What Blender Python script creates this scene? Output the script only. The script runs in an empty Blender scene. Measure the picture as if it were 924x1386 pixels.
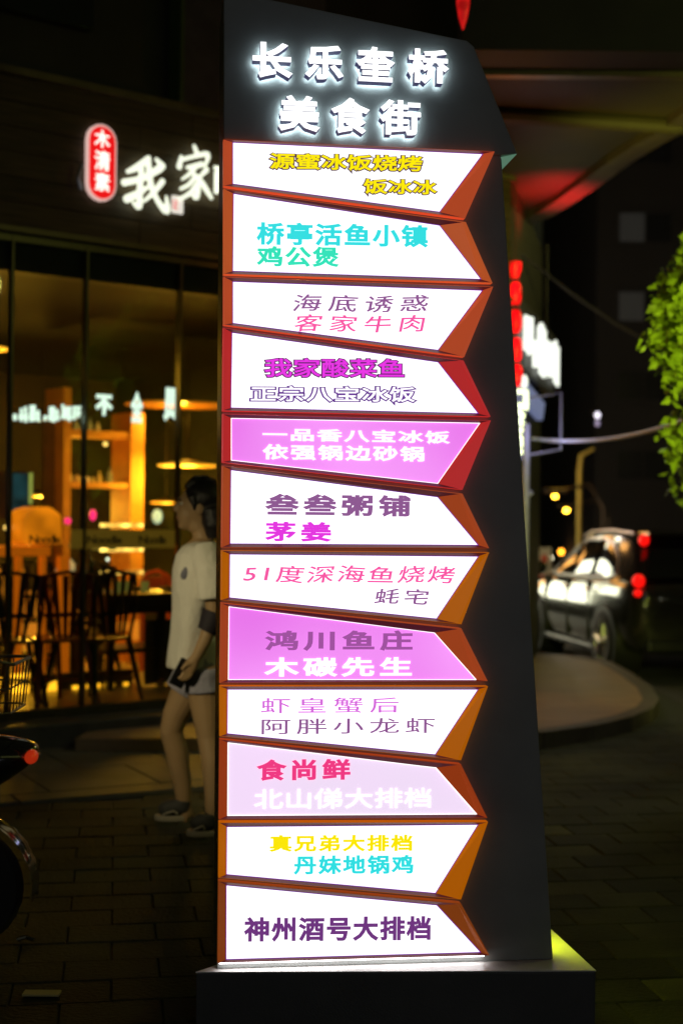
import bpy, math, random
from mathutils import Vector, Matrix
random.seed(7)
PI = math.pi
sc = bpy.context.scene
COL = sc.collection

# ---------------------------------------------------------------- camera
CAMZ = 1.45
F = 1925.0                      # focal length in photograph pixels
ROLL = 0.010
PITCH = 7.0/1925.0
fwd = Vector((0, math.cos(PITCH), math.sin(PITCH)))
r0 = Vector((1, 0, 0)); u0 = r0.cross(fwd)
rgt = (r0*math.cos(ROLL) + u0*math.sin(ROLL)).normalized()
upv = rgt.cross(fwd).normalized()
cam = bpy.data.cameras.new('camera'); camo = bpy.data.objects.new('camera', cam); COL.objects.link(camo)
camo.matrix_world = Matrix(((rgt.x, upv.x, -fwd.x, 0), (rgt.y, upv.y, -fwd.y, 0), (rgt.z, upv.z, -fwd.z, CAMZ), (0, 0, 0, 1)))
cam.sensor_fit = 'VERTICAL'; cam.sensor_height = 36; cam.lens = 36*F/1386
cam.clip_start = 0.05; cam.clip_end = 600
cam.dof.use_dof = True; cam.dof.focus_distance = 3.93; cam.dof.aperture_fstop = 2.3
sc.camera = camo
CAM = Vector((0, 0, CAMZ))
def ray(px, py):
    return (fwd + rgt*((px-462)/F) - upv*((py-693)/F)).normalized()

# ---------------------------------------------------------------- world and exposure (night, no sun)
w = bpy.data.worlds.new('World'); sc.world = w; w.use_nodes = True
wn = w.node_tree; bg = wn.nodes['Background']
sky = wn.nodes.new('ShaderNodeTexSky'); sky.sky_type = 'NISHITA'; sky.sun_disc = False
sky.sun_elevation = math.radians(-4); sky.sun_rotation = math.radians(150)
wmix = wn.nodes.new('ShaderNodeMix'); wmix.data_type = 'RGBA'; wmix.inputs[0].default_value = 0.93
wn.links.new(sky.outputs[0], wmix.inputs[6]); wmix.inputs[7].default_value = (0.12, 0.118, 0.055, 1)
wn.links.new(wmix.outputs[2], bg.inputs[0]); bg.inputs[1].default_value = 0.085
sc.view_settings.view_transform = 'Standard'; sc.view_settings.look = 'None'
sc.view_settings.exposure = 0; sc.view_settings.gamma = 1
sc.cycles.use_denoising = True
sc.cycles.max_bounces = 6; sc.cycles.diffuse_bounces = 3; sc.cycles.glossy_bounces = 4; sc.cycles.transparent_max_bounces = 12
sc.cycles.sample_clamp_indirect = 6
sc.cycles.caustics_reflective = False; sc.cycles.caustics_refractive = False

# ---------------------------------------------------------------- materials
MATS = {}
def pbr(name, col, rough=0.6, metal=0.0, var=0.0, scale=8.0, bump=0.0, bscale=40.0, coat=0.0, spec=0.5, emit=None, es=0.0, stretch=(1, 1, 1), objrand=0.0, trans=0.0, bdist=0.01, world=False):
    if name in MATS: return MATS[name]
    m = bpy.data.materials.new(name); m.use_nodes = True; n = m.node_tree; b = n.nodes['Principled BSDF']
    b.inputs['Base Color'].default_value = (*col, 1); b.inputs['Roughness'].default_value = rough
    b.inputs['Metallic'].default_value = metal; b.inputs['Coat Weight'].default_value = coat
    b.inputs['Specular IOR Level'].default_value = spec
    if emit: b.inputs['Emission Color'].default_value = (*emit, 1); b.inputs['Emission Strength'].default_value = es
    tc = n.nodes.new('ShaderNodeTexCoord'); mp = n.nodes.new('ShaderNodeMapping'); mp.inputs['Scale'].default_value = stretch
    n.links.new(n.nodes.new('ShaderNodeNewGeometry').outputs['Position'] if world else tc.outputs['Object'], mp.inputs[0])
    if var > 0 or objrand > 0:
        nz = n.nodes.new('ShaderNodeTexNoise'); nz.inputs['Scale'].default_value = scale; nz.inputs['Detail'].default_value = 6
        n.links.new(mp.outputs[0], nz.inputs['Vector'])
        mr = n.nodes.new('ShaderNodeMapRange'); mr.inputs[1].default_value = 0.3; mr.inputs[2].default_value = 0.7
        mr.inputs[3].default_value = 1-var; mr.inputs[4].default_value = 1+var
        n.links.new(nz.outputs[0], mr.inputs[0]); out = mr.outputs[0]
        if objrand > 0:
            oi = n.nodes.new('ShaderNodeObjectInfo'); m2 = n.nodes.new('ShaderNodeMapRange')
            m2.inputs[3].default_value = 1-objrand; m2.inputs[4].default_value = 1+objrand
            n.links.new(oi.outputs['Random'], m2.inputs[0])
            mu = n.nodes.new('ShaderNodeMath'); mu.operation = 'MULTIPLY'; n.links.new(out, mu.inputs[0]); n.links.new(m2.outputs[0], mu.inputs[1]); out = mu.outputs[0]
        vm = n.nodes.new('ShaderNodeVectorMath'); vm.operation = 'SCALE'; vm.inputs[0].default_value = col
        n.links.new(out, vm.inputs['Scale']); n.links.new(vm.outputs[0], b.inputs['Base Color'])
        rr = n.nodes.new('ShaderNodeMapRange'); rr.inputs[3].default_value = max(0.02, rough-0.1*min(1, var*3)); rr.inputs[4].default_value = min(1, rough+0.1*min(1, var*3))
        n.links.new(nz.outputs[0], rr.inputs[0]); n.links.new(rr.outputs[0], b.inputs['Roughness'])
    if bump > 0:
        nb = n.nodes.new('ShaderNodeTexNoise'); nb.inputs['Scale'].default_value = bscale; nb.inputs['Detail'].default_value = 5
        n.links.new(mp.outputs[0], nb.inputs['Vector'])
        bp = n.nodes.new('ShaderNodeBump'); bp.inputs['Strength'].default_value = bump; bp.inputs['Distance'].default_value = bdist
        n.links.new(nb.outputs[0], bp.inputs['Height']); n.links.new(bp.outputs[0], b.inputs['Normal'])
    if trans > 0: b.inputs['Transmission Weight'].default_value = trans
    MATS[name] = m; return m
def emi(name, col, s=1.0, var=0.0, scale=2.0, col2=None):
    if name in MATS: return MATS[name]
    m = bpy.data.materials.new(name); m.use_nodes = True; n = m.node_tree; b = n.nodes['Principled BSDF']
    b.inputs['Base Color'].default_value = (*[c*0.5 for c in col], 1); b.inputs['Roughness'].default_value = 0.35
    b.inputs['Emission Color'].default_value = (*col, 1); b.inputs['Emission Strength'].default_value = s
    if var > 0:
        tc = n.nodes.new('ShaderNodeTexCoord'); nz = n.nodes.new('ShaderNodeTexNoise'); nz.inputs['Scale'].default_value = scale; nz.inputs['Detail'].default_value = 1
        n.links.new(tc.outputs['Object'], nz.inputs['Vector'])
        if col2:
            cr = n.nodes.new('ShaderNodeValToRGB'); cr.color_ramp.elements[0].position = 0.35; cr.color_ramp.elements[1].position = 0.65
            cr.color_ramp.elements[0].color = (*col, 1); cr.color_ramp.elements[1].color = (*col2, 1)
            n.links.new(nz.outputs[0], cr.inputs[0]); n.links.new(cr.outputs[0], b.inputs['Emission Color'])
        mr = n.nodes.new('ShaderNodeMapRange'); mr.inputs[1].default_value = 0.3; mr.inputs[2].default_value = 0.7
        mr.inputs[3].default_value = s*(1-var); mr.inputs[4].default_value = s*(1+var)
        n.links.new(nz.outputs[0], mr.inputs[0]); n.links.new(mr.outputs[0], b.inputs['Emission Strength'])
    MATS[name] = m; return m
def glass(name, tint=(0.8, 0.85, 0.8), refl=0.07):
    if name in MATS: return MATS[name]
    m = bpy.data.materials.new(name); m.use_nodes = True; n = m.node_tree; n.nodes.clear()
    o = n.nodes.new('ShaderNodeOutputMaterial'); t = n.nodes.new('ShaderNodeBsdfTransparent'); g = n.nodes.new('ShaderNodeBsdfGlossy')
    t.inputs[0].default_value = (*tint, 1); g.inputs['Roughness'].default_value = 0.02
    fr = n.nodes.new('ShaderNodeFresnel'); fr.inputs[0].default_value = 1.45
    mx = n.nodes.new('ShaderNodeMixShader'); n.links.new(fr.outputs[0], mx.inputs[0])
    n.links.new(t.outputs[0], mx.inputs[1]); n.links.new(g.outputs[0], mx.inputs[2]); n.links.new(mx.outputs[0], o.inputs[0])
    MATS[name] = m; return m

# ---------------------------------------------------------------- mesh helpers
class MB:
    def __init__(s): s.v = []; s.f = []; s.mi = []; s.m = 0
    def _a(s, vs, fs):
        o = len(s.v); s.v += [tuple(v) for v in vs]; s.f += [tuple(i+o for i in f) for f in fs]; s.mi += [s.m]*len(fs)
        return s
    def box(s, x0, x1, y0, y1, z0, z1, rz=0, piv=None):
        vs = [Vector(p) for p in ((x0, y0, z0), (x1, y0, z0), (x1, y1, z0), (x0, y1, z0), (x0, y0, z1), (x1, y0, z1), (x1, y1, z1), (x0, y1, z1))]
        if rz:
            c = Vector(piv) if piv else Vector(((x0+x1)/2, (y0+y1)/2, 0)); M = Matrix.Rotation(rz, 3, 'Z'); vs = [M@(v-c)+c for v in vs]
        return s._a(vs, [(0, 3, 2, 1), (4, 5, 6, 7), (0, 1, 5, 4), (1, 2, 6, 5), (2, 3, 7, 6), (3, 0, 4, 7)])
    def tube(s, pts, r, n=8, caps=True, sq=None):
        pts = [Vector(p) for p in pts]; rs = r if isinstance(r, (list, tuple)) else [r]*len(pts); rings = []
        prev = None
        for i, p in enumerate(pts):
            d = (pts[min(i+1, len(pts)-1)]-pts[max(i-1, 0)])
            d = d.normalized() if d.length > 1e-9 else Vector((0, 0, 1))
            a = prev if prev is not None else (Vector((0, 1, 0)) if abs(d.y) < 0.9 else Vector((1, 0, 0)))
            a = (a-d*a.dot(d)).normalized(); prev = a; b = d.cross(a)
            q = sq[i] if sq else 1.0
            rings.append([p+(a*math.cos(2*PI*k/n)*q+b*math.sin(2*PI*k/n))*rs[i] for k in range(n)])
        vs = [v for g in rings for v in g]; fs = []
        for i in range(len(pts)-1):
            for k in range(n):
                fs.append((i*n+k, i*n+(k+1) % n, (i+1)*n+(k+1) % n, (i+1)*n+k))
        if caps: fs.append(tuple(range(n-1, -1, -1))); fs.append(tuple((len(pts)-1)*n+k for k in range(n)))
        return s._a(vs, fs)
    def ell(s, c, r, n=16, m=10, rot=None):
        c = Vector(c); r = r if isinstance(r, (list, tuple)) else (r, r, r); vs = []; fs = []
        for i in range(m+1):
            t = PI*i/m
            for k in range(n):
                p = 2*PI*k/n; v = Vector((r[0]*math.sin(t)*math.cos(p), r[1]*math.sin(t)*math.sin(p), r[2]*math.cos(t)))
                if rot is not None: v = rot@v
                vs.append(c+v)
        for i in range(m):
            for k in range(n):
                a, b, c2, d = i*n+k, i*n+(k+1) % n, (i+1)*n+(k+1) % n, (i+1)*n+k
                if i == 0: fs.append((a, d, c2))
                elif i == m-1: fs.append((a, d, b))
                else: fs.append((a, d, c2, b))
        return s._a(vs, fs)
    def loft(s, rings, caps=True, closed=True):
        n = len(rings[0]); vs = [v for g in rings for v in g]; fs = []
        for i in range(len(rings)-1):
            for k in range(n if closed else n-1):
                fs.append((i*n+k, i*n+(k+1) % n, (i+1)*n+(k+1) % n, (i+1)*n+k))
        if caps: fs.append(tuple(range(n-1, -1, -1))); fs.append(tuple((len(rings)-1)*n+k for k in range(n)))
        return s._a(vs, fs)
    def lathe(s, c, prof, n=20, axis='Z'):
        c = Vector(c); rings = []
        for r, h in prof:
            g = []
            for k in range(n):
                a = 2*PI*k/n
                if axis == 'Z': g.append(c+Vector((r*math.cos(a), r*math.sin(a), h)))
                elif axis == 'Y': g.append(c+Vector((r*math.cos(a), h, r*math.sin(a))))
                else: g.append(c+Vector((h, r*math.cos(a), r*math.sin(a))))
            rings.append(g)
        return s.loft(rings)
    def prism(s, poly, a, b, plane='XZ'):
        """poly (p,q) extruded from a to b along the third axis"""
        n = len(poly); g = []
        for d in (a, b):
            for p, q in poly:
                g.append({'XZ': (p, d, q), 'XY': (p, q, d), 'YZ': (d, p, q)}[plane])
        return s._a(g, [tuple(range(n)), tuple(range(2*n-1, n-1, -1))]+[(k, k+n, (k+1) % n+n, (k+1) % n) for k in range(n)])
    def mesh(s, name, mats):
        me = bpy.data.meshes.new(name); me.from_pydata(s.v, [], s.f); me.update()
        mats = mats if isinstance(mats, (list, tuple)) else [mats]
        for m in mats: me.materials.append(m)
        if len(mats) > 1: me.polygons.foreach_set('material_index', s.mi)
        import bmesh
        bm = bmesh.new(); bm.from_mesh(me); bmesh.ops.recalc_face_normals(bm, faces=bm.faces); bm.to_mesh(me); bm.free()
        return me
    def build(s, name, mats, parent=None, smooth=False, bevel=0, loc=None, sub=0, remesh=0, smooth_it=0, label=None, disp=None):
        me = s.mesh(name, mats); o = bpy.data.objects.new(name, me); COL.objects.link(o)
        if loc: o.location = loc
        if remesh or sub:
            if remesh:
                r = o.modifiers.new('r', 'REMESH'); r.mode = 'VOXEL'; r.voxel_size = remesh
                if smooth_it: q = o.modifiers.new('s', 'SMOOTH'); q.factor = 0.5; q.iterations = smooth_it
            if sub: q = o.modifiers.new('u', 'SUBSURF'); q.levels = sub; q.render_levels = sub
            dg = bpy.context.evaluated_depsgraph_get(); m2 = bpy.data.meshes.new_from_object(o.evaluated_get(dg))
            o.modifiers.clear(); o.data = m2; m2.name = name
            if not m2.materials: m2.materials.append(mats if not isinstance(mats, (list, tuple)) else mats[0])
            me = m2
        if smooth:
            me.polygons.foreach_set('use_smooth', [True]*len(me.polygons))
            if not (remesh or sub):
                try: me.set_sharp_from_angle(angle=math.radians(40))
                except Exception: pass
        if bevel:
            b = o.modifiers.new('bevel', 'BEVEL'); b.width = bevel; b.segments = 2; b.limit_method = 'ANGLE'; b.angle_limit = math.radians(35)
        if parent: o.parent = parent
        if label: o['label'] = label
        return o
def thing(name, label, cat, loc=(0, 0, 0), rz=0, group=None):
    o = bpy.data.objects.new(name, None); COL.objects.link(o); o.location = loc; o.rotation_euler = (0, 0, rz)
    o.empty_display_size = 0.1
    return tag(o, label, cat, group)
def tag(o, label=None, cat=None, group=None, kind=None):
    if label: o['label'] = label
    if cat: o['category'] = cat
    if group: o['group'] = group
    if kind: o['kind'] = kind
    return o
def struct(o): o['kind'] = 'structure'; return o
def copy_tree(o, parent=None):
    c = o.copy(); COL.objects.link(c); c.parent = parent
    for ch in [x for x in o.children]: copy_tree(ch, c)
    return c
def lamp(name, kind, loc, energy, col, size=0.1, rot=None, spot=None, blend=0.5, size_y=None):
    l = bpy.data.lights.new(name, kind); l.energy = energy; l.color = col
    if kind == 'AREA':
        l.size = size
        if size_y: l.shape = 'RECTANGLE'; l.size_y = size_y
    else: l.shadow_soft_size = size
    if spot: l.spot_size = spot; l.spot_blend = blend
    o = bpy.data.objects.new(name, l); COL.objects.link(o); o.location = loc
    if rot: o.rotation_euler = rot
    return o

# street lamps outside the frame, and an added front fill light
SOD = (0.95, 0.86, 0.22)
lamp('street_and_fill_light', 'POINT', (3.6, 5.6, 3.9), 26, (0.95, 1.0, 0.25), 0.15)
lamp('street_and_fill_light', 'POINT', (1.2, -3.6, 2.0), 66, (0.82, 0.86, 1.0), 0.3)  # soft fill added low in front to lift the sign's dark faces
lamp('street_and_fill_light', 'POINT', (7.5, 16.0, 5.5), 170, SOD, 0.2)

# ---------------------------------------------------------------- frames of reference
SGN_T = math.radians(7.0)
SGN_O = Vector((0.06, 3.93, 0))                    # point on the front plane, on the ground
su = Vector((math.cos(SGN_T), math.sin(SGN_T), 0)); sn = Vector((math.sin(SGN_T), -math.cos(SGN_T), 0))
def sp(px, py, wo=0.0):
    """photo pixel -> (u, z) on the sign's front plane moved wo towards the street"""
    d = ray(px, py); P0 = SGN_O+sn*wo
    t = (P0-CAM).dot(sn)/d.dot(sn); P = CAM+d*t-SGN_O
    return (P.dot(su), P.z)
FA_O = Vector((-2.11, 8.8, 0)); fs_ = Vector((0.79, 0.613, 0)).normalized(); fn = Vector((fs_.y, -fs_.x, 0))   # fn towards the street
FA_T = math.atan2(fs_.y, fs_.x)
def fp(px, py, dep=0.0):
    """photo pixel -> (s, z) on the shop front plane, dep metres into the shop"""
    d = ray(px, py); P0 = FA_O-fn*dep
    t = (P0-CAM).dot(fn)/d.dot(fn); P = CAM+d*t-FA_O
    return (P.dot(fs_), P.z)
def at(px, py, Y):
    d = ray(px, py); P = CAM+d*(Y/d.y); return P
def ground(px, py, z=0.0):
    d = ray(px, py); return CAM+d*((z-CAMZ)/d.z)

# ---------------------------------------------------------------- setting materials
ASPH = pbr('asphalt', (0.045, 0.045, 0.045), 0.75, var=0.25, scale=3, bump=0.5, bscale=180)
PAVB = pbr('paving_base', (0.035, 0.035, 0.024), 0.9, var=0.3, scale=12)
PAVER = pbr('paver_stone', (0.044, 0.046, 0.026), 0.8, spec=0.2, var=0.55, scale=1.7, bump=0.8, bscale=60, objrand=0.13, world=True)
PAVER2 = pbr('paver_stone_pale', (0.070, 0.070, 0.032), 0.8, spec=0.2, var=0.5, scale=2.2, bump=0.8, bscale=60, objrand=0.15, world=True)
STONE = pbr('forecourt_stone', (0.13, 0.125, 0.09), 0.6, var=0.45, scale=2.2, world=True, bump=0.3, bscale=90)
KERB = pbr('kerb_stone', (0.13, 0.11, 0.08), 0.6, var=0.2, scale=8, bump=0.3)
BRICKP = pbr('red_paving', (0.36, 0.24, 0.13), 0.5, var=0.22, scale=2.5, bump=0.3, bscale=60, stretch=(1, 5, 1))

# ground
struct(MB()._a([(-150, -60, -0.15), (150, -60, -0.15), (150, 300, -0.15), (-150, 300, -0.15)], [(0, 1, 2, 3)]).build('road', ASPH))
pv = [(-14, -8), (9, -8), (7.0, 7.6), (3.6, 10.6), (2.75, 11.0), (2.7, 13.5), (2.1, 14.6), (-4, 20), (-14, 20)]
pav = struct(MB().prism(pv, -0.14, -0.012, 'XY').build('pavement', PAVB))
plat = [(-1.6, 8.6), (0.5, 8.72), (0.95, 8.83), (1.28, 9.0), (1.65, 9.32), (1.98, 9.75), (2.22, 10.2), (2.38, 10.7), (2.5, 11.5), (2.55, 12.5), (2.55, 13.5), (2.35, 14.1), (1.7, 14.5), (-1, 14.6)]
pl = struct(MB().prism(plat, -0.011, 0.10, 'XY').build('raised_pavement', BRICKP, bevel=0.012))
kb = MB()
for i in range(2, len(plat)-3):
    a, b = Vector(plat[i]), Vector(plat[i+1]); n = max(1, round((b-a).length/0.5))
    for k in range(n):
        p, q = a.lerp(b, k/n), a.lerp(b, (k+1)/n); t = (q-p).normalized(); nn = Vector((t.y, -t.x)); p = p+t*0.004; q = q-t*0.004
        m = MB().prism([tuple(p-nn*0.10), tuple(q-nn*0.10), tuple(q+nn*0.02), tuple(p+nn*0.02)], -0.012, 0.108, 'XY')
        m.build('kerb_stone', KERB, pl, bevel=0.006)
# pavers, laid square to the sign
PT = math.radians(9)
PW, PD = 0.30, 0.20
def inside_plat(x, y): return y > 8.45 or (y > 7.0+0.512*(x+1.66)*1.0 and x < 1.5)
fore0 = Vector((-1.66, 7.25)); fored = Vector((0.89, 0.456)).normalized()
cells = []
c, s = math.cos(PT), math.sin(PT)
for j in range(-3, 48):
    for i in range(-22, 22):
        gx = i*PW+(0.15 if j % 2 else 0); gy = 0.2+j*PD
        x = gx*c-gy*s*1.0; y = gx*s+gy*c
        if not (-5.2 < x < 4.8 and 0.3 < y < 11.3): continue
        rel = Vector((x, y))-fore0; side = rel.x*(-fored.y)+rel.y*fored.x
        if side > -0.20 and x < 0.55: continue
        if x > -1.4 and y > 9.1 + max(0, (x-1.1))*0.95 and x < 2.4: continue
        if x > 2.2 and y > 10.6-(x-3.6)*0.8: continue
        cells.append((x, y, i, j))
def box_paver(mb, x, y, dz, w_=PW, d_=PD):
    pts = []
    for sx, sy in ((-1, -1), (1, -1), (1, 1), (-1, 1)):
        lx, ly = sx*(w_/2-0.0018), sy*(d_/2-0.0018); pts.append((x+lx*c-ly*s, y+lx*s+ly*c))
    pin = []
    for sx, sy in ((-1, -1), (1, -1), (1, 1), (-1, 1)):
        lx, ly = sx*(w_/2-0.006), sy*(d_/2-0.006); pin.append((x+lx*c-ly*s, y+lx*s+ly*c))
    v = [(p[0], p[1], -0.013) for p in pts]+[(p[0], p[1], dz-0.005) for p in pts]+[(p[0], p[1], dz) for p in pin]
    f = [(8, 9, 10, 11)]+[(k, (k+1) % 4, 4+(k+1) % 4, 4+k) for k in range(4)]+[(4+k, 4+(k+1) % 4, 8+(k+1) % 4, 8+k) for k in range(4)]
    mb._a(v, f)
def proj(x, y):
    P = Vector((x, y, 0))-CAM; dz = P.dot(fwd); return 462+F*P.dot(rgt)/dz, 693-F*P.dot(upv)/dz
vis = []
rest = []
for cl in cells:
    qx, qy = proj(cl[0], cl[1])
    ok = -25 < qx < 950 and qy < 1410 and not (335 < qx < 715)
    (vis if ok else rest).append(cl)
vis.sort(key=lambda q: q[1]); rest += vis[298:]; vis = vis[:298]
base_m = MB(); box_paver(base_m, 0, 0, 0.0)
pm = [base_m.mesh('paver', PAVER), None]
pm[1] = pm[0].copy(); pm[1].materials[0] = PAVER2
def pale(i): return i in (3, -7)
for (x, y, i, j) in vis:
    gx = i*PW+(0.15 if j % 2 else 0)
    o = bpy.data.objects.new('paver', pm[1 if 0.95 < (x*c+y*s)-0.8 < 1.2 else 0]); COL.objects.link(o); o.location = (x, y, random.uniform(-0.0025, 0.0025)); o.rotation_euler = (random.uniform(-.004, .004), random.uniform(-.006, .006), 0); o.parent = pav
rm = MB()
for (x, y, i, j) in rest: box_paver(rm, x, y, random.uniform(-0.0025, 0.0025))
o = rm.build('distant_pavers', PAVER, pav); o['kind'] = 'stuff'
# forecourt of the shop, slightly higher, with its kerb stones
fc = [fore0+fored*(-6)+Vector((-fored.y, fored.x))*0.0, fore0+fored*2.5, Vector((0.5, 10.6)), Vector((-8, 4.5))]
fo = struct(MB().prism([tuple(p) for p in fc], -0.0115, 0.012, 'XY').build('forecourt', STONE))
for k in range(-4, 2):
    a = fore0+fored*(k*0.9); b = a+fored*0.89; nn = Vector((fored.y, -fored.x))
    MB().prism([tuple(a-nn*0.004), tuple(b-nn*0.004), tuple(b+nn*0.17), tuple(a+nn*0.17)], -0.0118, 0.018+random.uniform(-.002, .002), 'XY').build('kerb_stone', STONE, fo, bevel=0.004)
for r in range(0, 3):       # large slabs between kerb and shop
    for k in range(-4, 3):
        nn = Vector((-fored.y, fored.x)); a = fore0+fored*(k*0.6+(0.3 if r % 2 else 0)-0.4)+nn*(0.004+r*0.6); b = a+fored*0.594
        MB().prism([tuple(a), tuple(b), tuple(b+nn*0.594), tuple(a+nn*0.594)], 0.0122, 0.020+random.uniform(0, .0025), 'XY').build('paving_slab', STONE, fo, bevel=0.003)

# ================================================================ THE DIRECTORY SIGN
sg = thing('directory_sign', 'tall dark grey directory sign with twelve glowing arrow panels and white characters on top', 'sign', SGN_O, SGN_T)
BODY = pbr('dark_sheet_metal', (0.25, 0.265, 0.25), 0.42, 0.0, var=0.12, scale=5, bump=0.06, bscale=260)
BODYE = pbr('sheet_metal_edge', (0.09, 0.09, 0.08), 0.35, 0.2, var=0.12, scale=5)
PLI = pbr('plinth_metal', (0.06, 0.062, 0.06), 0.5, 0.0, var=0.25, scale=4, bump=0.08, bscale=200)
def S(px, py, wo=0.0):
    u, z = sp(px, py, wo); return (u, z)
DEP = 0.30
# plinth
ptop = sp(500, 1305, 0.03)[1]
def on_z(px, py, z):
    d = ray(px, py); P = CAM+d*((z-CAMZ)/d.z)-SGN_O; return (P.dot(su), -P.dot(sn))
ZT = 0.214
fl = on_z(265, 1315.5, ZT); fr = on_z(806, 1313.5, ZT); br = on_z(750, 1262, ZT)
k = 1.5; br = (fr[0]+(br[0]-fr[0])*k, fr[1]+(br[1]-fr[1])*k); A_ = on_z(296, 1305, ZT); bl = (A_[0]+0.03, br[1])
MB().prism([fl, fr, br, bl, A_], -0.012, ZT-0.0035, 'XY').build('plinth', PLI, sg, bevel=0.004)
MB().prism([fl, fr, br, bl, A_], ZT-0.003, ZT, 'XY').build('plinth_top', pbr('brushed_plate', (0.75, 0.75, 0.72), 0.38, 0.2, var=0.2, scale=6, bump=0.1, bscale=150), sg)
# body (tapered box)
b_l0 = S(294, 1304); b_l1 = S(301.7, 190); b_r0 = S(748, 1296); b_r1 = S(677.5, 200)
def ztop(p, z): return p
bp_ = [(b_l0[0], ZT+0.001), (b_r0[0], ZT+0.001), (b_r1[0], b_r1[1]), (b_l1[0], b_l1[1])]
MB().prism(bp_, 0.0, DEP, 'XZ').build('body', BODY, sg, bevel=0.003)
# thin edge trims of the body
# header
HW = 0.010
hd = [S(302.5, 188, HW), S(302.8, -14, HW), S(632, 55, HW), S(641, 63, HW), S(699.5, 207, HW), S(676, 210, HW)]
MB().prism(hd, -HW, DEP+0.02, 'XZ').build('header', BODY, sg, bevel=0.003)
# the folded corner under the header's overhang
FAC = pbr('green_lit_fold', (0.5, 0.8, 0.65), 0.4, emit=(0.35, 0.85, 0.55), es=0.18)  # green light under the overhang put into the colour and a faint glow
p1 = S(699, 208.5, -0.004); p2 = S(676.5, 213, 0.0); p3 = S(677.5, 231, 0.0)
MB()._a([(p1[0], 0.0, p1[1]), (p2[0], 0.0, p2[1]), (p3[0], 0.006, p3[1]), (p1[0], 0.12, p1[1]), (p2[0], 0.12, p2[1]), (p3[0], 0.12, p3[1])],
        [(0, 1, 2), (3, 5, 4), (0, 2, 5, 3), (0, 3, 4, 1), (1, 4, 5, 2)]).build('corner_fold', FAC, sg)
# yellow-green light panel on the right flank of the sign (lights the plinth and the paving beside it)
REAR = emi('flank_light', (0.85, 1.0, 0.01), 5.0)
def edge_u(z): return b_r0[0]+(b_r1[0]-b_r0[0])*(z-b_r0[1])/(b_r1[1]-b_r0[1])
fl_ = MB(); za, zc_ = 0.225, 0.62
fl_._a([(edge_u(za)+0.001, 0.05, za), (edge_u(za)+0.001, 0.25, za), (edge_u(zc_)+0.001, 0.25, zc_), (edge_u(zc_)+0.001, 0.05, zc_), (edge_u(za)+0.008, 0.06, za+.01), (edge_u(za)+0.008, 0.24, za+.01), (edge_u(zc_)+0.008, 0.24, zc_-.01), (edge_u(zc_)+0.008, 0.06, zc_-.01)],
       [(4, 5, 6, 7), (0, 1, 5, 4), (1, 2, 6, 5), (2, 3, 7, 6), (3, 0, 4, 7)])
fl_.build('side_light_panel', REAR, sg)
# ---- text
def text_mesh(s, spacing=1.0, off=0.0, outline=0.0, res=3, fill=True, shear=0.0):
    out = []
    for mode in (('f',) if fill else ())+(('o',) if outline else ()):
        cu = bpy.data.curves.new('t', 'FONT'); cu.body = s; cu.size = 1; cu.space_character = spacing; cu.resolution_u = res; cu.shear = shear
        if mode == 'f': cu.offset = off
        else: cu.fill_mode = 'NONE'; cu.bevel_depth = outline; cu.bevel_resolution = 0
        o = bpy.data.objects.new('t', cu); COL.objects.link(o)
        dg = bpy.context.evaluated_depsgraph_get(); me = bpy.data.meshes.new_from_object(o.evaluated_get(dg))
        out.append(([tuple(v.co) for v in me.vertices], [tuple(p.vertices) for p in me.polygons]))
        bpy.data.objects.remove(o); bpy.data.curves.remove(cu); bpy.data.meshes.remove(me)
    return out
def measure(parts):
    xs = [v[0] for p in parts for v in p[0]]; ys = [v[1] for p in parts for v in p[0]]
    return min(xs), max(xs), min(ys), max(ys)
def lettering(s, box, mat, wo, parent, gw, off=0.0, outline=0.0, omat=None, only_outline=False, tilt=0.0, name='lettering', ext=None, shear=0.0, label=None, plane=None, wave=0.0, core=0.45):
    """box = photo pixels x0,x1,y0,y1 of the line; gw glyph width in px"""
    x0, x1, y0, y1 = box; n = len(s)
    plane = plane or (lambda a, b: sp(a, b, wo))
    ym = (y0+y1)/2
    uL = plane(x0, ym); uR = plane(x1, ym+tilt); top = plane((x0+x1)/2, y0+tilt/2); bot = plane((x0+x1)/2, y1+tilt/2)
    pitch = ((x1-x0)-gw)/max(1, n-1); spacing = pitch/(gw*1.07) if n > 1 else 1
    parts = text_mesh(s, spacing, 0.0, outline, fill=True, shear=shear)
    if omat: parts.append(text_mesh(s, spacing, 0.0, outline*core, fill=False, shear=shear)[0])
    mx0, mx1, my0, my1 = measure(parts)
    def T(v, d):
        a = (v[0]-mx0)/(mx1-mx0); b = (v[1]-my0)/(my1-my0)
        u = uL[0]+(uR[0]-uL[0])*a; z = bot[1]+(top[1]-bot[1])*b+((uR[1]-uL[1])*(a-0.5) if tilt else 0)
        if wave: z += wave*math.sin(a*n*2.1)*0.003
        return (u, d, z)
    mb = MB()
    for i, (vs, fs) in enumerate(parts):
        isout = (i == 1)
        d0 = -wo-0.0016-(0.0008 if (isout and not omat) else 0.0 if isout else 0.0024 if (omat and i == 0) else 0.0030 if i == 2 else 0.0)
        mb.m = 1 if (isout and omat) else 0
        mb._a([T(v, d0 - (v[2]*0.004)) for v in vs], fs)
    return mb.build(name, [mat, omat] if omat else mat, parent, label=label)

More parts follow.
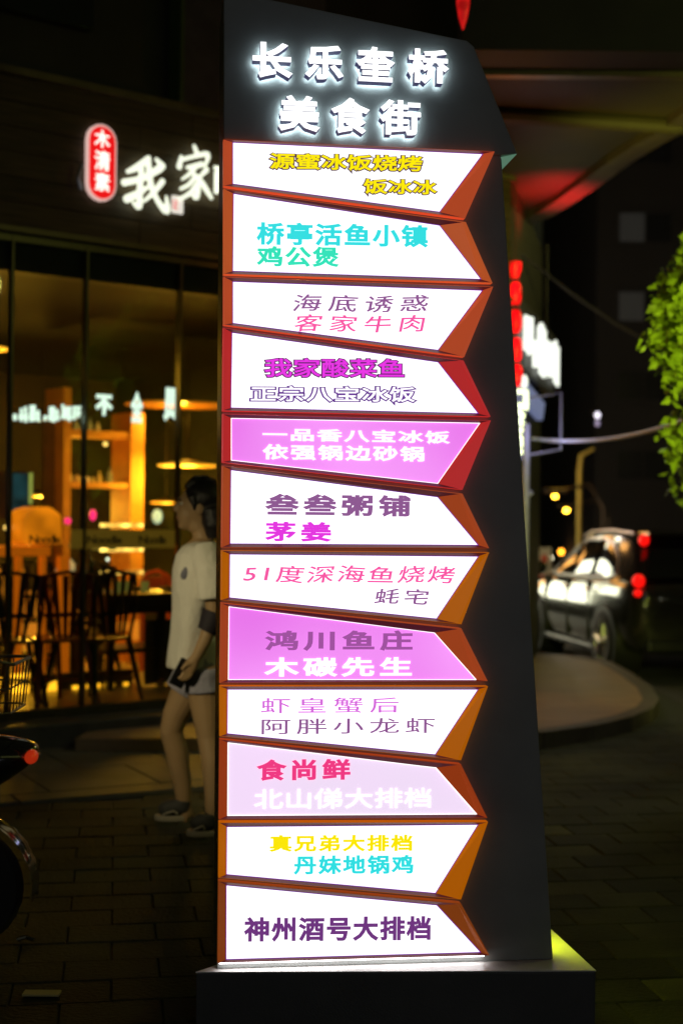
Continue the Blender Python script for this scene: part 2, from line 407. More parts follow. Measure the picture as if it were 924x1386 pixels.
def film(name, col, s=1.0): return emi('film_'+name, col, s)
MAUVE = film('mauve', (0.34, 0.12, 0.36), 0.75); MAG = film('magenta', (0.75, 0.03, 0.72)); CY = film('cyan', (0.03, 0.72, 0.74), 1.0)
GRN = film('green', (0.03, 0.75, 0.48)); YEL = film('yellow', (0.95, 0.78, 0.0)); OUT = film('outline', (0.10, 0.02, 0.12), 0.5)
RED = film('red', (0.85, 0.04, 0.22)); WHT = film('white', (1, 0.97, 1), 1.15); PUR = film('purple', (0.16, 0.03, 0.36), 0.6); PINK = film('pink', (0.85, 0.09, 0.35))
ORC = film('orchid', (0.62, 0.14, 0.66)); SOFTW = film('soft_white', (0.96, 0.93, 1.0), 1.1)

# ---- the twelve arrow panels: (face TL, TR, BR, BL), (frame TL, TR, BR, BL), face colour, frame colour
PAN = [
 ([(315, 192.7), (653, 208.4), (594.6, 287), (315, 249)], [(302, 189), (669, 205), (629, 295.5), (302, 251.5)], 'w', 0),
 ([(316, 262), (594.6, 305), (650.5, 378), (315, 367)], [(302, 255.5), (630, 300.5), (666, 383), (302, 371)], 'w', 1),
 ([(315, 381), (652.6, 393), (592.5, 474), (315, 437.5)], [(302, 374.5), (667, 388), (628, 483), (302, 439.5)], 'w', 0),
 ([(314, 450), (592.5, 490), (647, 559.7), (312.5, 552)], [(301.5, 443.5), (627, 488), (663.5, 564), (300.5, 556)], 'w', 2),
 ([(313, 566), (649, 572.6), (592, 654.5), (313, 623)], [(300.5, 560), (664, 569), (625.5, 663), (300, 625.8)], 'p', 2),
 ([(312.5, 636), (592, 672.6), (647, 738), (311.5, 736)], [(300, 630), (625.5, 668), (661.5, 742), (299, 741)], 'w', 3),
 ([(311, 750), (647, 753), (590.5, 837.6), (310.5, 809)], [(299, 745), (661.5, 747.5), (624, 845), (298.5, 812)], 'w', 4),
 ([(310, 821), (587.5, 856.5), (644, 920), (309, 920)], [(298.5, 816), (624, 850.5), (659.5, 921.8), (297, 924.5)], 'p', 3),
 ([(308, 933), (646.7, 933), (588.6, 1021.4), (307.6, 993)], [(297, 928.5), (660, 929), (623.5, 1029), (297, 996.5)], 'w', 4),
 ([(308.5, 1005), (589.5, 1039), (644.8, 1102), (308, 1104)], [(297, 1000.5), (623.5, 1034.5), (659, 1107), (296, 1109)], 'l', 5),
 ([(307, 1119), (646.7, 1116), (589, 1209), (306.5, 1183.6)], [(296, 1113), (660, 1112.5), (623.5, 1217.5), (295.5, 1188)], 'w', 4),
 ([(306.3, 1198), (590.8, 1225), (650, 1289), (306, 1298.7)], [(295.5, 1192.5), (623.5, 1223), (662, 1293), (294.5, 1303.5)], 'w', 6),
]
FACEM = {'w': emi('lit_face_white', (1.0, 0.975, 1.0), 1.35, var=0.05, scale=3), 'p': emi('lit_face_pink', (0.90, 0.19, 0.92), 0.92, var=0.08, scale=2.2, col2=(0.94, 0.32, 0.96)), 'l': emi('lit_face_lilac', (0.90, 0.76, 0.96), 0.98, var=0.06, scale=2.5, col2=(0.88, 0.68, 0.93))}
FCOL = [((0.74, 0.105, 0.03), 0.34), ((0.72, 0.13, 0.03), 0.36), ((0.62, 0.03, 0.03), 0.42), ((0.58, 0.09, 0.02), 0.33), ((0.62, 0.15, 0.0), 0.38), ((0.45, 0.06, 0.01), 0.36), ((0.36, 0.075, 0.01), 0.30)]  # tone differences stand for the light cast on each frame
FRM = [pbr('orange_acrylic_%d' % i, c_, 0.32, var=0.12, scale=7, emit=c_, es=e_*1.5, coat=0.1) for i, (c_, e_) in enumerate(FCOL)]
FRINGE = pbr('violet_fringe', (0.30, 0.10, 0.55), 0.4, emit=(0.32, 0.04, 0.75), es=0.45)  # fringe of light at the face edge, put in as glowing colour
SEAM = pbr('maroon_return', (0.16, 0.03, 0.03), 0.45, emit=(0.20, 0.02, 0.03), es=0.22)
TXT = [
 [('源蜜冰饭烧烤', (362, 573, 206, 234), YEL, 33, 'yo', 4), ('饭冰冰', (489, 593, 241, 267), YEL, 32, 'yo', 2)],
 [('桥亭活鱼小镇', (347, 579, 300.5, 332), CY, 33, 'b', 4), ('鸡公煲', (347, 459, 333, 361), GRN, 33, 'b', 1)],
 [('海底诱惑', (396, 580, 399, 422), MAUVE, 33, 'k', 1), ('客家牛肉', (398, 575, 426, 449), PINK, 32, 'k', 1)],
 [('我家酸菜鱼', (356, 548, 483.5, 512), MAG, 36, 'mo', 1), ('正宗八宝冰饭', (337, 565, 521, 549), WHT, 33, 'wo', 1)],
 [('一品香八宝冰饭', (355, 609, 581, 600), SOFTW, 30, 'b', 0), ('依强锅边砂锅', (355, 574, 602.5, 624), SOFTW, 30, 'b', 0)],
 [('叁叁粥铺', (358, 555, 669, 699), MAUVE, 38, 'b', 0), ('茅姜', (358, 449, 706, 733), MAG, 38, 'bb', 0)],
 [('51度深海鱼烧烤', (329, 616, 765.5, 789), PINK, 30, 'k', 0), ('蚝宅', (506, 580, 797, 818), MAUVE, 31, 'k', 0)],
 [('鸿川鱼庄', (358, 558, 853, 881), film('rose', (0.42, 0.10, 0.42), 0.8), 39, 'b', 0), ('木碳先生', (357, 557, 889.5, 916), WHT, 39, 'bb', 0)],
 [('虾皇蟹后', (353, 539, 944, 965), ORC, 35, 'n', 0), ('阿胖小龙虾', (354, 588, 972, 993), MAUVE, 36, 'n', 0)],
 [('食尚鲜', (347, 474, 1027, 1056), RED, 34, 'b', 0), ('北山俤大排档', (344, 583, 1068, 1095), WHT, 37, 'w', -2)],
 [('真兄弟大排档', (364, 558, 1130, 1153), YEL, 27, 'b', -1), ('丹妹地锅鸡', (397, 559, 1157.5, 1184), CY, 27, 'b', -1)],
 [('神州酒号大排档', (330, 583, 1241, 1275), film('plum', (0.20, 0.045, 0.27), 0.75), 31, 'b', -2)],
]
NAMES = ['white face with two lines of yellow characters', 'white face with cyan and green characters', 'white face with thin mauve and red brush characters', 'white face with magenta characters over outlined ones',
         'pink face with two lines of white characters', 'white face with mauve and magenta characters', 'white face with pink brush characters and a number', 'pink face with mauve and white characters',
         'white face with orchid and mauve wide characters', 'pale lilac face with red and faint white characters', 'white face with yellow and cyan characters', 'white face with one line of mauve characters']
FWO, INW = 0.027, 0.014
for i, (fa, frm, fk, fc_) in enumerate(PAN):
    outp = [S(x, y, FWO) for x, y in frm]; inp = [S(x, y, INW) for x, y in fa]
    mb = MB()
    back = [(u, 0.0005, z) for u, z in outp]; fo_ = [(u, -FWO, z) for u, z in outp]
    # narrow flat land then slope to the lit face
    cx = sum(u for u, z in outp)/4; cz = sum(z for u, z in outp)/4
    def inset(p, q, t): return (p[0]+(q[0]-p[0])*t, p[1]+(q[1]-p[1])*t)
    land = [inset(p, q, 0.14) for p, q in zip(outp, inp)]
    ld = [(u, -FWO, z) for u, z in land]; inn = [(u, -INW, z) for u, z in inp]; innb = [(u, -INW+0.006, z) for u, z in inp]
    mb._a(back+fo_, [(k, (k+1) % 4, 4+(k+1) % 4, 4+k) for k in range(4)])
    mb._a(fo_+ld, [(k, (k+1) % 4, 4+(k+1) % 4, 4+k) for k in range(4)])
    n0 = len(mb.f)
    sl = []
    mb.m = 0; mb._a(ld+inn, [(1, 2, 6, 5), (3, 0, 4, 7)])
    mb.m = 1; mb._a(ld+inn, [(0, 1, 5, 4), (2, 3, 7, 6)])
    mb.m = 0; mb._a(inn+innb, [(k, (k+1) % 4, 4+(k+1) % 4, 4+k) for k in range(4)])
    fobj = mb.build('arrow_panel', [FRM[fc_], SEAM], sg, label=NAMES[i]+' in an arrow frame')
    MB()._a([(u, -INW+0.003, z) for u, z in inp], [(0, 1, 2, 3)]).build('lit_face', FACEM[fk], fobj)
    # thin glowing edge added for the fringe of light round the face
    lm = MB()
    for k in range(4):
        a = Vector((inp[k][0], 0, inp[k][1])); b = Vector((inp[(k+1) % 4][0], 0, inp[(k+1) % 4][1]))
        lm.tube([(a.x, -INW, a.z), (b.x, -INW, b.z)], 0.0013, 4)
    lm.build('face_fringe', FRINGE if fk == 'w' else FACEM['w'], fobj)
    FW = INW-0.003
    for (s_, bx, mt, gw, st, tl) in TXT[i]:
        kw = dict(b=dict(outline=0.037), bb=dict(outline=0.036), n=dict(outline=0.006), k=dict(outline=0.012, shear=0.12, wave=0.6),
                  yo=dict(outline=0.075, omat=OUT, core=0.36), mo=dict(outline=0.060, omat=OUT, core=0.34), wo=dict(outline=0.082, omat=PUR, core=0.2), w=dict(outline=0.008))[st]
        o = lettering(s_, bx, mt, FW, fobj, gw, tilt=tl, **kw)

# unseen glowing strip added under the lowest panel to brighten the plinth front
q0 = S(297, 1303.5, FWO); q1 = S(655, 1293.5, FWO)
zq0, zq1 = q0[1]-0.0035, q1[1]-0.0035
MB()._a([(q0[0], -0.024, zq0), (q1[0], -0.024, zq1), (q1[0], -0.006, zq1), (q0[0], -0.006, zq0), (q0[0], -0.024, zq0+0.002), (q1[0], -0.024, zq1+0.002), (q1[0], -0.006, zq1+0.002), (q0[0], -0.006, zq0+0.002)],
        [(0, 1, 2, 3), (4, 7, 6, 5), (0, 4, 5, 1), (1, 5, 6, 2), (2, 6, 7, 3), (3, 7, 4, 0)]).build('added_foot_strip', emi('added_foot_glow', (1.0, 0.97, 1.0), 6.0), sg)
# ---- header channel letters
CHW = emi('channel_letter_face', (0.97, 0.98, 1.0), 1.5); CHS = pbr('channel_letter_side', (0.05, 0.05, 0.13), 0.5, emit=(0.08, 0.06, 0.22), es=0.3)
CHB = emi('channel_letter_back', (0.72, 0.90, 1.0), 11.0)
def channel(ch, x0, x1, y0, y1):
    WO = HW+0.046
    parts = text_mesh(ch, 1, 0.0, 0.034, res=2)
    a, b, c0, d = measure(parts); lt, tp = sp(x0, y0, WO); rt, bt = sp(x1, y1, WO)
    mb = MB()
    for q, (vs, fs) in enumerate(parts):
        def T(v, dd): return (lt+(rt-lt)*(v[0]-a)/(b-a), dd, bt+(tp-bt)*(v[1]-c0)/(d-c0))
        # front, back and side walls of the extruded shape
        dlt = -0.0007 if q else 0
        if q == 1:
            fr_ = [T(v, -WO-0.0007) for v in vs]; bk_ = [T(v, -HW-0.013) for v in vs]
            for f in fs:
                zs = [vs[k][2] for k in f]
                if min(zs) > -1e-4: mb.m = 0; mb._a([fr_[k] for k in f], [tuple(range(len(f)))])
                if max(zs) < 1e-4: mb.m = 2; mb._a([bk_[k] for k in f], [tuple(range(len(f)))])
            done = set()
            for f in fs:
                for k in range(len(f)):
                    e = tuple(sorted((f[k], f[(k+1) % len(f)])))
                    if e not in done and abs(vs[e[0]][2]) < 1e-4 and abs(vs[e[1]][2]) < 1e-4:
                        done.add(e); mb.m = 1; mb._a([fr_[e[0]], fr_[e[1]], bk_[e[1]], bk_[e[0]]], [(0, 1, 2, 3)])
        else:
            mb.m = 0; mb._a([T(v, -WO) for v in vs], fs); mb.m = 2; mb._a([T(v, -HW-0.014) for v in vs], fs)
            from collections import Counter
            ec = Counter(tuple(sorted((f[k], f[(k+1) % len(f)]))) for f in fs for k in range(len(f)))
            mb.m = 1
            for (e0, e1), cnt in ec.items():
                if cnt == 1: mb._a([T(vs[e0], -WO), T(vs[e1], -WO), T(vs[e1], -HW-0.014), T(vs[e0], -HW-0.014)], [(0, 1, 2, 3)])
    mb.build('channel_letter', [CHW, CHS, CHB], sg)
for ch, x0, x1, y0, y1 in [('长', 342, 396, 56, 107), ('乐', 413, 465, 60, 109), ('奎', 482, 534, 62, 112), ('桥', 552, 607, 65, 115),
                           ('美', 377, 433, 128, 179), ('食', 448, 500, 131, 182), ('街', 514, 569, 134, 184)]:
    channel(ch, x0, x1, y0, y1)
# ================================================================ CORNER BUILDING (left)
def FT(name, label, cat): return thing(name, label, cat, FA_O, FA_T)
bd = FT('shop_building', 'dark corner restaurant building with a plank fascia, tall shop windows and warm lit shelves inside', 'building')
# local frame: x along the front, y = into the building, z up
WDARK = pbr('dark_wall', (0.032, 0.032, 0.022), 0.7, var=0.3, scale=2, bump=0.2)
PLANK = pbr('fascia_plank', (0.075, 0.052, 0.022), 0.55, var=0.45, scale=5, bump=0.35, bscale=30, stretch=(0.6, 1, 9), objrand=0.2)
TRIM = pbr('fascia_trim', (0.16, 0.135, 0.055), 0.4, 0.2, var=0.2)
FRAME = pbr('window_frame', (0.09, 0.085, 0.04), 0.35, 0.5, var=0.2)
GL = glass('shop_glass')
S0, S1 = -4.2, 4.35
FLZ = 0.17
zt = fp(0, 100)[1]; zb = fp(0, 305)[1]
# step / base
MB().box(S0, S1, -0.30, 0.05, 0.013, FLZ-0.004).build('step', pbr('step_stone', (0.06, 0.06, 0.05), 0.55, var=0.25), bd, bevel=0.01)
MB().box(S0, S1, 0.05, 6.2, 0.10, FLZ).build('shop_floor', pbr('shop_floor', (0.45, 0.36, 0.18), 0.35, var=0.2, scale=2), bd)
MB().box(S0, S1, 6.2, 6.35, FLZ, zb).build('back_wall', pbr('back_wall', (0.045, 0.035, 0.018), 0.7, var=0.3, scale=1.5), bd)
MB().box(S0, S1, 0.12, 6.2, zb-0.25, zb-0.20).build('shop_ceiling', pbr('shop_ceiling', (0.012, 0.012, 0.008), 0.8, var=0.2), bd)
for a in (S0, S1-0.15):
    MB().box(a, a+0.15, 0.05, 6.2, FLZ, zb-0.25).build('side_wall', WDARK, bd)
MB().box(S0, S1, 0.06, 0.2, zb-0.26, zt+3.5).build('upper_wall', WDARK, bd)
npl = 6
for j in range(npl):
    z0 = zb+(zt-zb)*j/npl; z1 = zb+(zt-zb)*(j+1)/npl
    for (a, b) in ((S0, -1.3), (-1.3, 0.95), (0.95, 2.9), (2.9, S1)):
        if j % 2: a += 0.4*(a > S0); b += 0.4*(b < S1)
        MB().box(a+0.002, b-0.002, -0.02-random.uniform(0, 0.004), 0.055, z0+0.003, z1-0.003).build('fascia_plank', PLANK, bd)
MB().box(S0, S1, -0.07, 0.055, zt+0.002, zt+0.045).build('fascia_trim', TRIM, bd)
MB().box(S0, S1, -0.06, 0.055, zb-0.035, zb-0.002).build('fascia_trim', TRIM, bd)
# pilaster and upper storey panels
sx0 = fp(240, 60)[0]; sx1 = fp(243, 60)[0]
MB().box(sx0, sx0+1.2, -0.06, 0.055, zt+0.05, zt+3.4).build('upper_panel', pbr('grey_panel', (0.10, 0.10, 0.085), 0.6, var=0.2), bd)
MB().box(sx0-0.03, sx0-0.003, -0.10, 0.055, zt+0.05, zt+3.4).build('panel_trim', pbr('green_trim', (0.10, 0.16, 0.04), 0.5), bd)
for a in (-3.0, -1.6, -0.45): MB().box(a, a+1.05, -0.03, 0.055, zt+0.4, zt+2.2).build('upper_window', pbr('dark_pane', (0.02, 0.025, 0.02), 0.15), bd, bevel=0.01)
# shop windows
mull = [fp(-150, 600)[0], fp(15, 600)[0], fp(116, 600)[0], fp(243, 600)[0], 2.0, 3.1, S1-0.02]
ztopw = zb-0.045
for i in range(len(mull)-1):
    a, b = mull[i], mull[i+1]
    w_ = MB()
    w_.box(a-0.007, a+0.007, -0.01, 0.05, FLZ, ztopw); 
    w_.box(a+0.008, b-0.008, -0.005, 0.045, FLZ, FLZ+0.05); w_.box(a+0.008, b-0.008, -0.005, 0.045, ztopw-0.04, ztopw)
    wf = w_.build('shop_window', FRAME, bd)
    MB().box(a+0.008, b-0.008, 0.016, 0.024, FLZ+0.05, ztopw-0.04).build('pane', GL, wf)
# frosted band on the glass with dim print
s0 = fp(97, 730)[0]; s1 = fp(238, 730)[0]; z1 = fp(160, 717)[1]; z0 = fp(160, 742)[1]
BAND = pbr('frosted_band', (0.40, 0.30, 0.06), 0.6, var=0.15, scale=4, emit=(0.42, 0.25, 0.02), es=0.12)
MB().box(s0, s1, 0.012, 0.0155, z0, z1).build('frosted_band', BAND, bd)
DK = pbr('dim_print', (0.05, 0.04, 0.02), 0.7)
def flettering(s, box, mat, dep, parent, gw, **kw):
    return lettering(s, box, mat, -dep, parent, gw, plane=lambda a, b: fp(a, b, dep), **kw)
flettering('Noodle', (118, 165, 725, 736), DK, 0.009, bd, 8, outline=0.02)
flettering('Noodle', (188, 225, 725, 736), DK, 0.009, bd, 8, outline=0.02)
flettering('Noodle', (40, 82, 724, 736), DK, 0.009, bd, 8, outline=0.02)

# ---- fascia signs
LW = emi('white_letter_light', (0.95, 1.0, 0.80), 1.15)
ns = FT('shop_name_letters', 'white glowing brush characters mounted on the plank fascia of the restaurant', 'sign')
LH = pbr('letter_side', (0.08, 0.14, 0.04), 0.5, emit=(0.3, 0.6, 0.1), es=0.2)
def fchar(ch, x0, x1, y0, y1, mat, parent, outl=0.035, d0=0.05, d1=0.10, lab=None, shear=0.0):
    parts = text_mesh(ch, 1, 0.0, outl, res=2, shear=shear)
    a, b, c0, d = measure(parts); lt = fp(x0, (y0+y1)/2, -d1)[0]; rt = fp(x1, (y0+y1)/2, -d1)[0]; tp = fp((x0+x1)/2, y0, -d1)[1]; bt = fp((x0+x1)/2, y1, -d1)[1]
    mb = MB()
    for q, (vs, fs) in enumerate(parts):
        mb._a([(lt+(rt-lt)*(v[0]-a)/(b-a), -d1-(0.001 if q else 0)-(0 if q == 0 else v[2]*0.3), bt+(tp-bt)*(v[1]-c0)/(d-c0)) for v in vs], fs)
    return mb.build('character', mat, parent, label=lab)
def brush(strokes, x0, x1, y0, y1, lab, d=0.07):
    mb = MB(); sc_ = abs(fp(x1, y0, -d)[0]-fp(x0, y0, -d)[0])/100
    for st_ in strokes:
        n_ = len(st_); P3 = []; rs2 = []
        for q in range((n_-1)*4+1):
            t = q/4; i0 = min(int(t), n_-2); f = t-i0; p0 = st_[max(i0-1, 0)]; p1 = st_[i0]; p2 = st_[i0+1]; p3 = st_[min(i0+2, n_-1)]
            c_ = [0.5*((2*p1[k])+(-p0[k]+p2[k])*f+(2*p0[k]-5*p1[k]+4*p2[k]-p3[k])*f*f+(-p0[k]+3*p1[k]-3*p2[k]+p3[k])*f**3) for k in range(3)]
            a = fp(x0+(x1-x0)*c_[0]/100, y0+(y1-y0)*c_[1]/100, -d); P3.append((a[0], -d, a[1])); rs2.append(max(0.5, c_[2])*sc_)
        m1 = MB().tube(P3, rs2, 8); m1.ell(P3[0], rs2[0], 8, 6); m1.ell(P3[-1], rs2[-1], 8, 6)
        mb._a([(v[0], -d+(v[1]+d)*0.5, v[2]) for v in m1.v], m1.f)
    mb.build('character', LW, ns, label=lab)
brush([[(58, 2, 6), (34, 17, 7), (10, 26, 4)], [(2, 46, 7), (45, 38, 6), (84, 20, 8)], [(42, 22, 6), (38, 60, 7), (36, 90, 7), (22, 82, 3)], [(8, 76, 8), (38, 64, 6), (60, 52, 3)],
       [(58, 8, 6), (62, 45, 7), (78, 78, 6), (100, 98, 8), (99, 72, 3)], [(90, 44, 6), (70, 64, 5), (48, 80, 3)], [(76, 4, 4), (90, 16, 7)]], 167, 226, 213, 287, 'first white glowing brush character')
brush([[(50, 0, 5), (58, 13, 7)], [(12, 20, 5), (6, 38, 8)], [(14, 25, 5), (50, 19, 5), (90, 15, 7), (82, 36, 4)], [(30, 40, 5), (72, 34, 7)], [(55, 38, 6), (36, 52, 5), (14, 62, 3)],
       [(44, 48, 6), (62, 66, 6), (56, 96, 8), (40, 86, 3)], [(52, 58, 6), (34, 72, 5), (10, 80, 4)], [(56, 72, 6), (38, 88, 6), (8, 99, 4)], [(86, 44, 7), (66, 58, 4)], [(62, 56, 4), (80, 76, 8), (100, 97, 5)]], 240, 286, 198, 270, 'white glowing brush character right of the seal')
fchar('酸', 289, 330, 226, 266, LW, ns, 0.04)
seal = MB().box(*[v for v in (fp(229, 270)[0], fp(243, 270)[0])], -0.05, -0.03, fp(236, 290)[1], fp(236, 267)[1]).build('small_seal', emi('seal_white', (0.9, 0.85, 0.75), 0.9), ns)
flettering('记', (233, 241, 270, 284), emi('seal_red', (0.8, 0.02, 0.03), 0.8), -0.053, seal, 8, outline=0.02)
rs = FT('vertical_name_sign', 'red rounded vertical light box sign with three white characters on the plank fascia', 'sign')
def pill(x0, x1, y0, y1, d, r_=0.5, n=8):
    a = fp(x0, (y0+y1)/2, -d)[0]; b = fp(x1, (y0+y1)/2, -d)[0]; tp = fp((x0+x1)/2, y0, -d)[1]; bt = fp((x0+x1)/2, y1, -d)[1]
    R = (b-a)/2; cx = (a+b)/2; P = []
    for k in range(n+1): t = PI*k/n; P.append((cx+R*math.cos(t), tp-R+R*math.sin(t)))
    for k in range(n+1): t = PI+PI*k/n; P.append((cx+R*math.cos(t), bt+R+R*math.sin(t)))
    return P
MB().prism(pill(118.5, 158, 168, 272, 0.055), -0.055, -0.022, 'XZ').build('box_rim', emi('pale_rim', (0.95, 0.62, 0.55), 0.75), rs)
rf = MB().prism(pill(121.5, 156, 171, 269, 0.06), -0.062, -0.056, 'XZ').build('red_face', emi('red_face', (0.85, 0.005, 0.008), 0.95), rs)
for ch, y0, y1 in (('木', 176, 200), ('清', 204, 231), ('素', 234, 259)):
    fchar(ch, 128, 149, y0, y1, emi('seal_text', (1, 0.93, 0.85), 1.1), rf, 0.02, d1=0.064)
dl = MB(); 
pb = [fp(x, y, -0.12) for x, y in ((113, 222), (108, 240), (112, 256))]
dl.tube([(p[0], -0.10, p[1]) for p in pb], 0.012, 6).build('side_bracket', pbr('bracket', (0.4, 0.4, 0.42), 0.3, 0.8), rs)

# ---- interior things, placed on planes inside the shop
ORW = pbr('orange_wood', (0.80, 0.38, 0.07), 0.5, var=0.2, scale=4, bump=0.2)
DRW = pbr('dark_wood', (0.035, 0.02, 0.012), 0.5, var=0.3)
def ibox(mb, x0, x1, y0, y1, dep, th, ym=None):
    """box from photo extents on the plane dep metres into the shop"""
    yy = (y0+y1)/2; a = fp(x0, yy, dep)[0]; b = fp(x1, yy, dep)[0]; xm = (x0+x1)/2
    return mb.box(a, b, dep, dep+th, fp(xm, y1, dep)[1], fp(xm, y0, dep)[1])
SH = FT('wooden_shelf', 'tall orange lit wooden shelf unit with bottles behind the shop window', 'shelf')
for x0, x1, y0, y1 in ((86, 96, 524, 800), (177, 195, 558, 800)):
    m = MB(); a = fp(x0, 650, 2.6)[0]; b = fp(x1, 650, 2.6)[0]; m.box(a, b, 2.6, 2.95, FLZ, fp(x0, y0, 2.6)[1]).build('post', ORW, SH)
def sh(x0, x1, y0, y1, d=2.62, th=0.3, name='shelf_board', mat=None, par=None): return ibox(MB(), x0, x1, y0, y1, d, th).build(name, mat or ORW, par or SH)
sh(96.4, 176.6, 583, 592); sh(96.4, 176.6, 653, 660); sh(96.4, 176.6, 722, 728)
sh(60, 85.6, 560, 800, 2.75, 0.04, 'side_panel', pbr('panel_brown', (0.25, 0.14, 0.05), 0.6, var=0.2))
STRIP = emi('led_strip', (1.0, 0.62, 0.12), 3.0, var=0.9, scale=9)
for y in (711, 744, 775): sh(138, 194, y-2.2, y+2.2, 2.50, 0.03, 'light_strip', STRIP)
BOT = [pbr('bottle_%d' % i, c_, 0.15, coat=0.5, emit=c_, es=0.15) for i, c_ in enumerate([(0.7, 0.55, 0.15), (0.5, 0.4, 0.1), (0.3, 0.35, 0.15), (0.7, 0.6, 0.4)])]
def bottle(px, ybase, hpx, dep, mat, lab, wpx=5):
    u, z = fp(px, ybase, dep); z2 = fp(px, ybase-hpx, dep)[1]; h = z2-z; r = (fp(px+wpx, ybase, dep)[0]-u)/2
    t = thing('bottle', lab, 'bottle', group='bottles on the shelf'); t.location = FA_O+fs_*u-fn*(dep+0.12)+Vector((0, 0, z)); t.rotation_euler[2] = FA_T
    MB().lathe((0, 0, 0), [(r*0.9, 0), (r, h*0.05), (r, h*0.55), (r*0.4, h*0.72), (r*0.35, h*0.93)], 12).build('bottle_body', mat, t, smooth=True)
    MB().lathe((0, 0, 0), [(r*0.42, h*0.93), (r*0.42, h)], 10).build('cap', DRW, t)
    return t
bl_ = [(102, 653, 20, 0, 8, 'pale yellow tall bottle at the left end of the middle shelf'), (114, 653, 12, 1, 9, 'squat amber jar on the middle shelf beside the tall pale bottle'), (125, 653, 12, 3, 9, 'short pale jar in the middle of the middle shelf'),
       (135, 653, 8, 1, 6, 'smallest amber jar on the middle shelf'), (144, 653, 17, 1, 5, 'slim amber bottle right of the jars on the middle shelf'), (158, 653, 22, 2, 7, 'greenish bottle at the right end of the middle shelf'),
       (103, 583, 17, 1, 5, 'slim amber bottle at the left end of the top shelf'), (112, 583, 22, 2, 5, 'tall greenish bottle second on the top shelf'), (121, 583, 12, 1, 6, 'short amber bottle third on the top shelf'), (131, 583, 20, 2, 5, 'tall bottle at the middle of the top shelf'), (142, 583, 14, 0, 6, 'yellow bottle right of middle on the top shelf')]
for px, yb, hp, mi, wp, lab in bl_: bottle(px, yb, hp, 2.63, BOT[mi], lab, wp)

# pendant lamps
PEND = emi('pendant_light', (1.0, 0.40, 0.02), 1.8); PEND2 = emi('pendant_dim', (0.8, 0.26, 0.01), 0.35); PSH = pbr('pendant_shade', (0.06, 0.03, 0.01), 0.6)
def pendant(x0, x1, y, dep, lab, e=30, mat=None, hh=0.014, cone=0.03):
    a, z = fp(x0, y, dep); b, _ = fp(x1, y, dep); r = (b-a)/2; cxx = (a+b)/2
    t = thing('pendant_lamp', lab, 'lamp', group='pendant lamps in the restaurant'); t.location = FA_O+fs_*cxx-fn*dep+Vector((0, 0, z)); t.rotation_euler[2] = FA_T
    MB().lathe((0, 0, 0), [(r*0.94, -hh*0.2), (r, 0), (r, hh), (r*0.9, hh*1.1)], 24).build('diffuser', mat or PEND, t, smooth=True)
    MB().lathe((0, 0, 0), [(r*0.98, hh*1.12), (r*0.3, hh*1.2+cone), (0.012, hh*1.2+cone*1.6)], 24).build('shade', PSH, t, smooth=True)
    MB().tube([(0, 0, hh+cone*1.7), (0, 0, max(0.2, zb-0.25-z))], 0.004, 6).build('cord', DRW, t)
    lamp('pendant_glow', 'POINT', t.location+Vector((0, 0, -0.12)), e*2.7, (1.0, 0.48, 0.035), 0.08).parent = None
    return t
pendant(219, 288, 630, 2.2, 'wide thin orange pendant lamp above the person\'s head behind the window', 19)
pendant(207, 242, 681, 3.4, 'smaller orange pendant lamp hanging low beside the person\'s face', 14)
pendant(178, 300, 545, 2.4, 'large dim orange pendant lamp hanging high near the window ceiling', 12, hh=0.012, mat=PEND2)
pendant(-60, 8, 470, 1.6, 'orange pendant lamp at the left edge of the photo', 7)
pendant(36, 78, 672, 4.0, 'small pendant lamp far back behind the glowing paper box', 42) 
# counter with lit paper-bag-like lamp
ct = FT('counter', 'orange lit counter with square legs inside the left shop window', 'counter')
ORC2 = pbr('orange_counter', (0.75, 0.26, 0.03), 0.5, var=0.2, emit=(0.95, 0.18, 0.003), es=0.5)  # own glow added so the counter looks lamplit
u0_ = fp(-60, 745, 1.3); 
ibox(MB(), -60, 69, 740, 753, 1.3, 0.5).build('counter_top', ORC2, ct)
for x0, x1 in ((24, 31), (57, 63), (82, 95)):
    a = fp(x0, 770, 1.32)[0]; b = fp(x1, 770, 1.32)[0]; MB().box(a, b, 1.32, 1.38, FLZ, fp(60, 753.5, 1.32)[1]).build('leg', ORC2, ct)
lb = FT('paper_lantern_box', 'glowing orange paper box lamp standing on the counter', 'lamp')
m = MB(); poly = [fp(x, y, 1.35) for x, y in ((33, 737), (31, 700), (42, 690), (55, 686), (70, 686), (84, 697), (86, 737))]
m.prism(poly, 1.35, 1.65, 'XZ').build('paper_shell', emi('paper_glow', (1.0, 0.25, 0.005), 0.95, var=0.4, scale=5), lb, bevel=0.02)
scn = FT('menu_screen', 'dim blue screen hanging at the left behind the window', 'screen')
ibox(MB(), -5, 40, 638, 702, 2.0, 0.04).build('screen_frame', DRW, scn); ibox(MB(), 18, 39, 641, 700, 1.99, 0.005).build('picture', emi('screen_pic', (0.01, 0.045, 0.06), 0.9, var=0.8, scale=6), scn)
ibox(MB(), 41, 44.5, 640, 682, 1.98, 0.02).build('lit_edge', emi('screen_edge', (0.5, 0.6, 0.12), 0.7), scn)
def glow_ball(name, px, py, dep, r, mat, lab, cat='light', group='small coloured lights in the restaurant', rz=1.0):
    u, z = fp(px, py, dep); t = thing(name, lab, cat, group=group); t.location = FA_O+fs_*u-fn*dep+Vector((0, 0, z)); t.rotation_euler[2] = FA_T
    MB().ell((0, 0, 0), (r, r, r*rz), 12, 8).build('bulb', mat, t, smooth=True)
    MB().lathe((0, 0, 0), [(r*0.5, r*rz*0.9), (r*0.45, r*rz*1.3)], 8).build('socket', DRW, t)
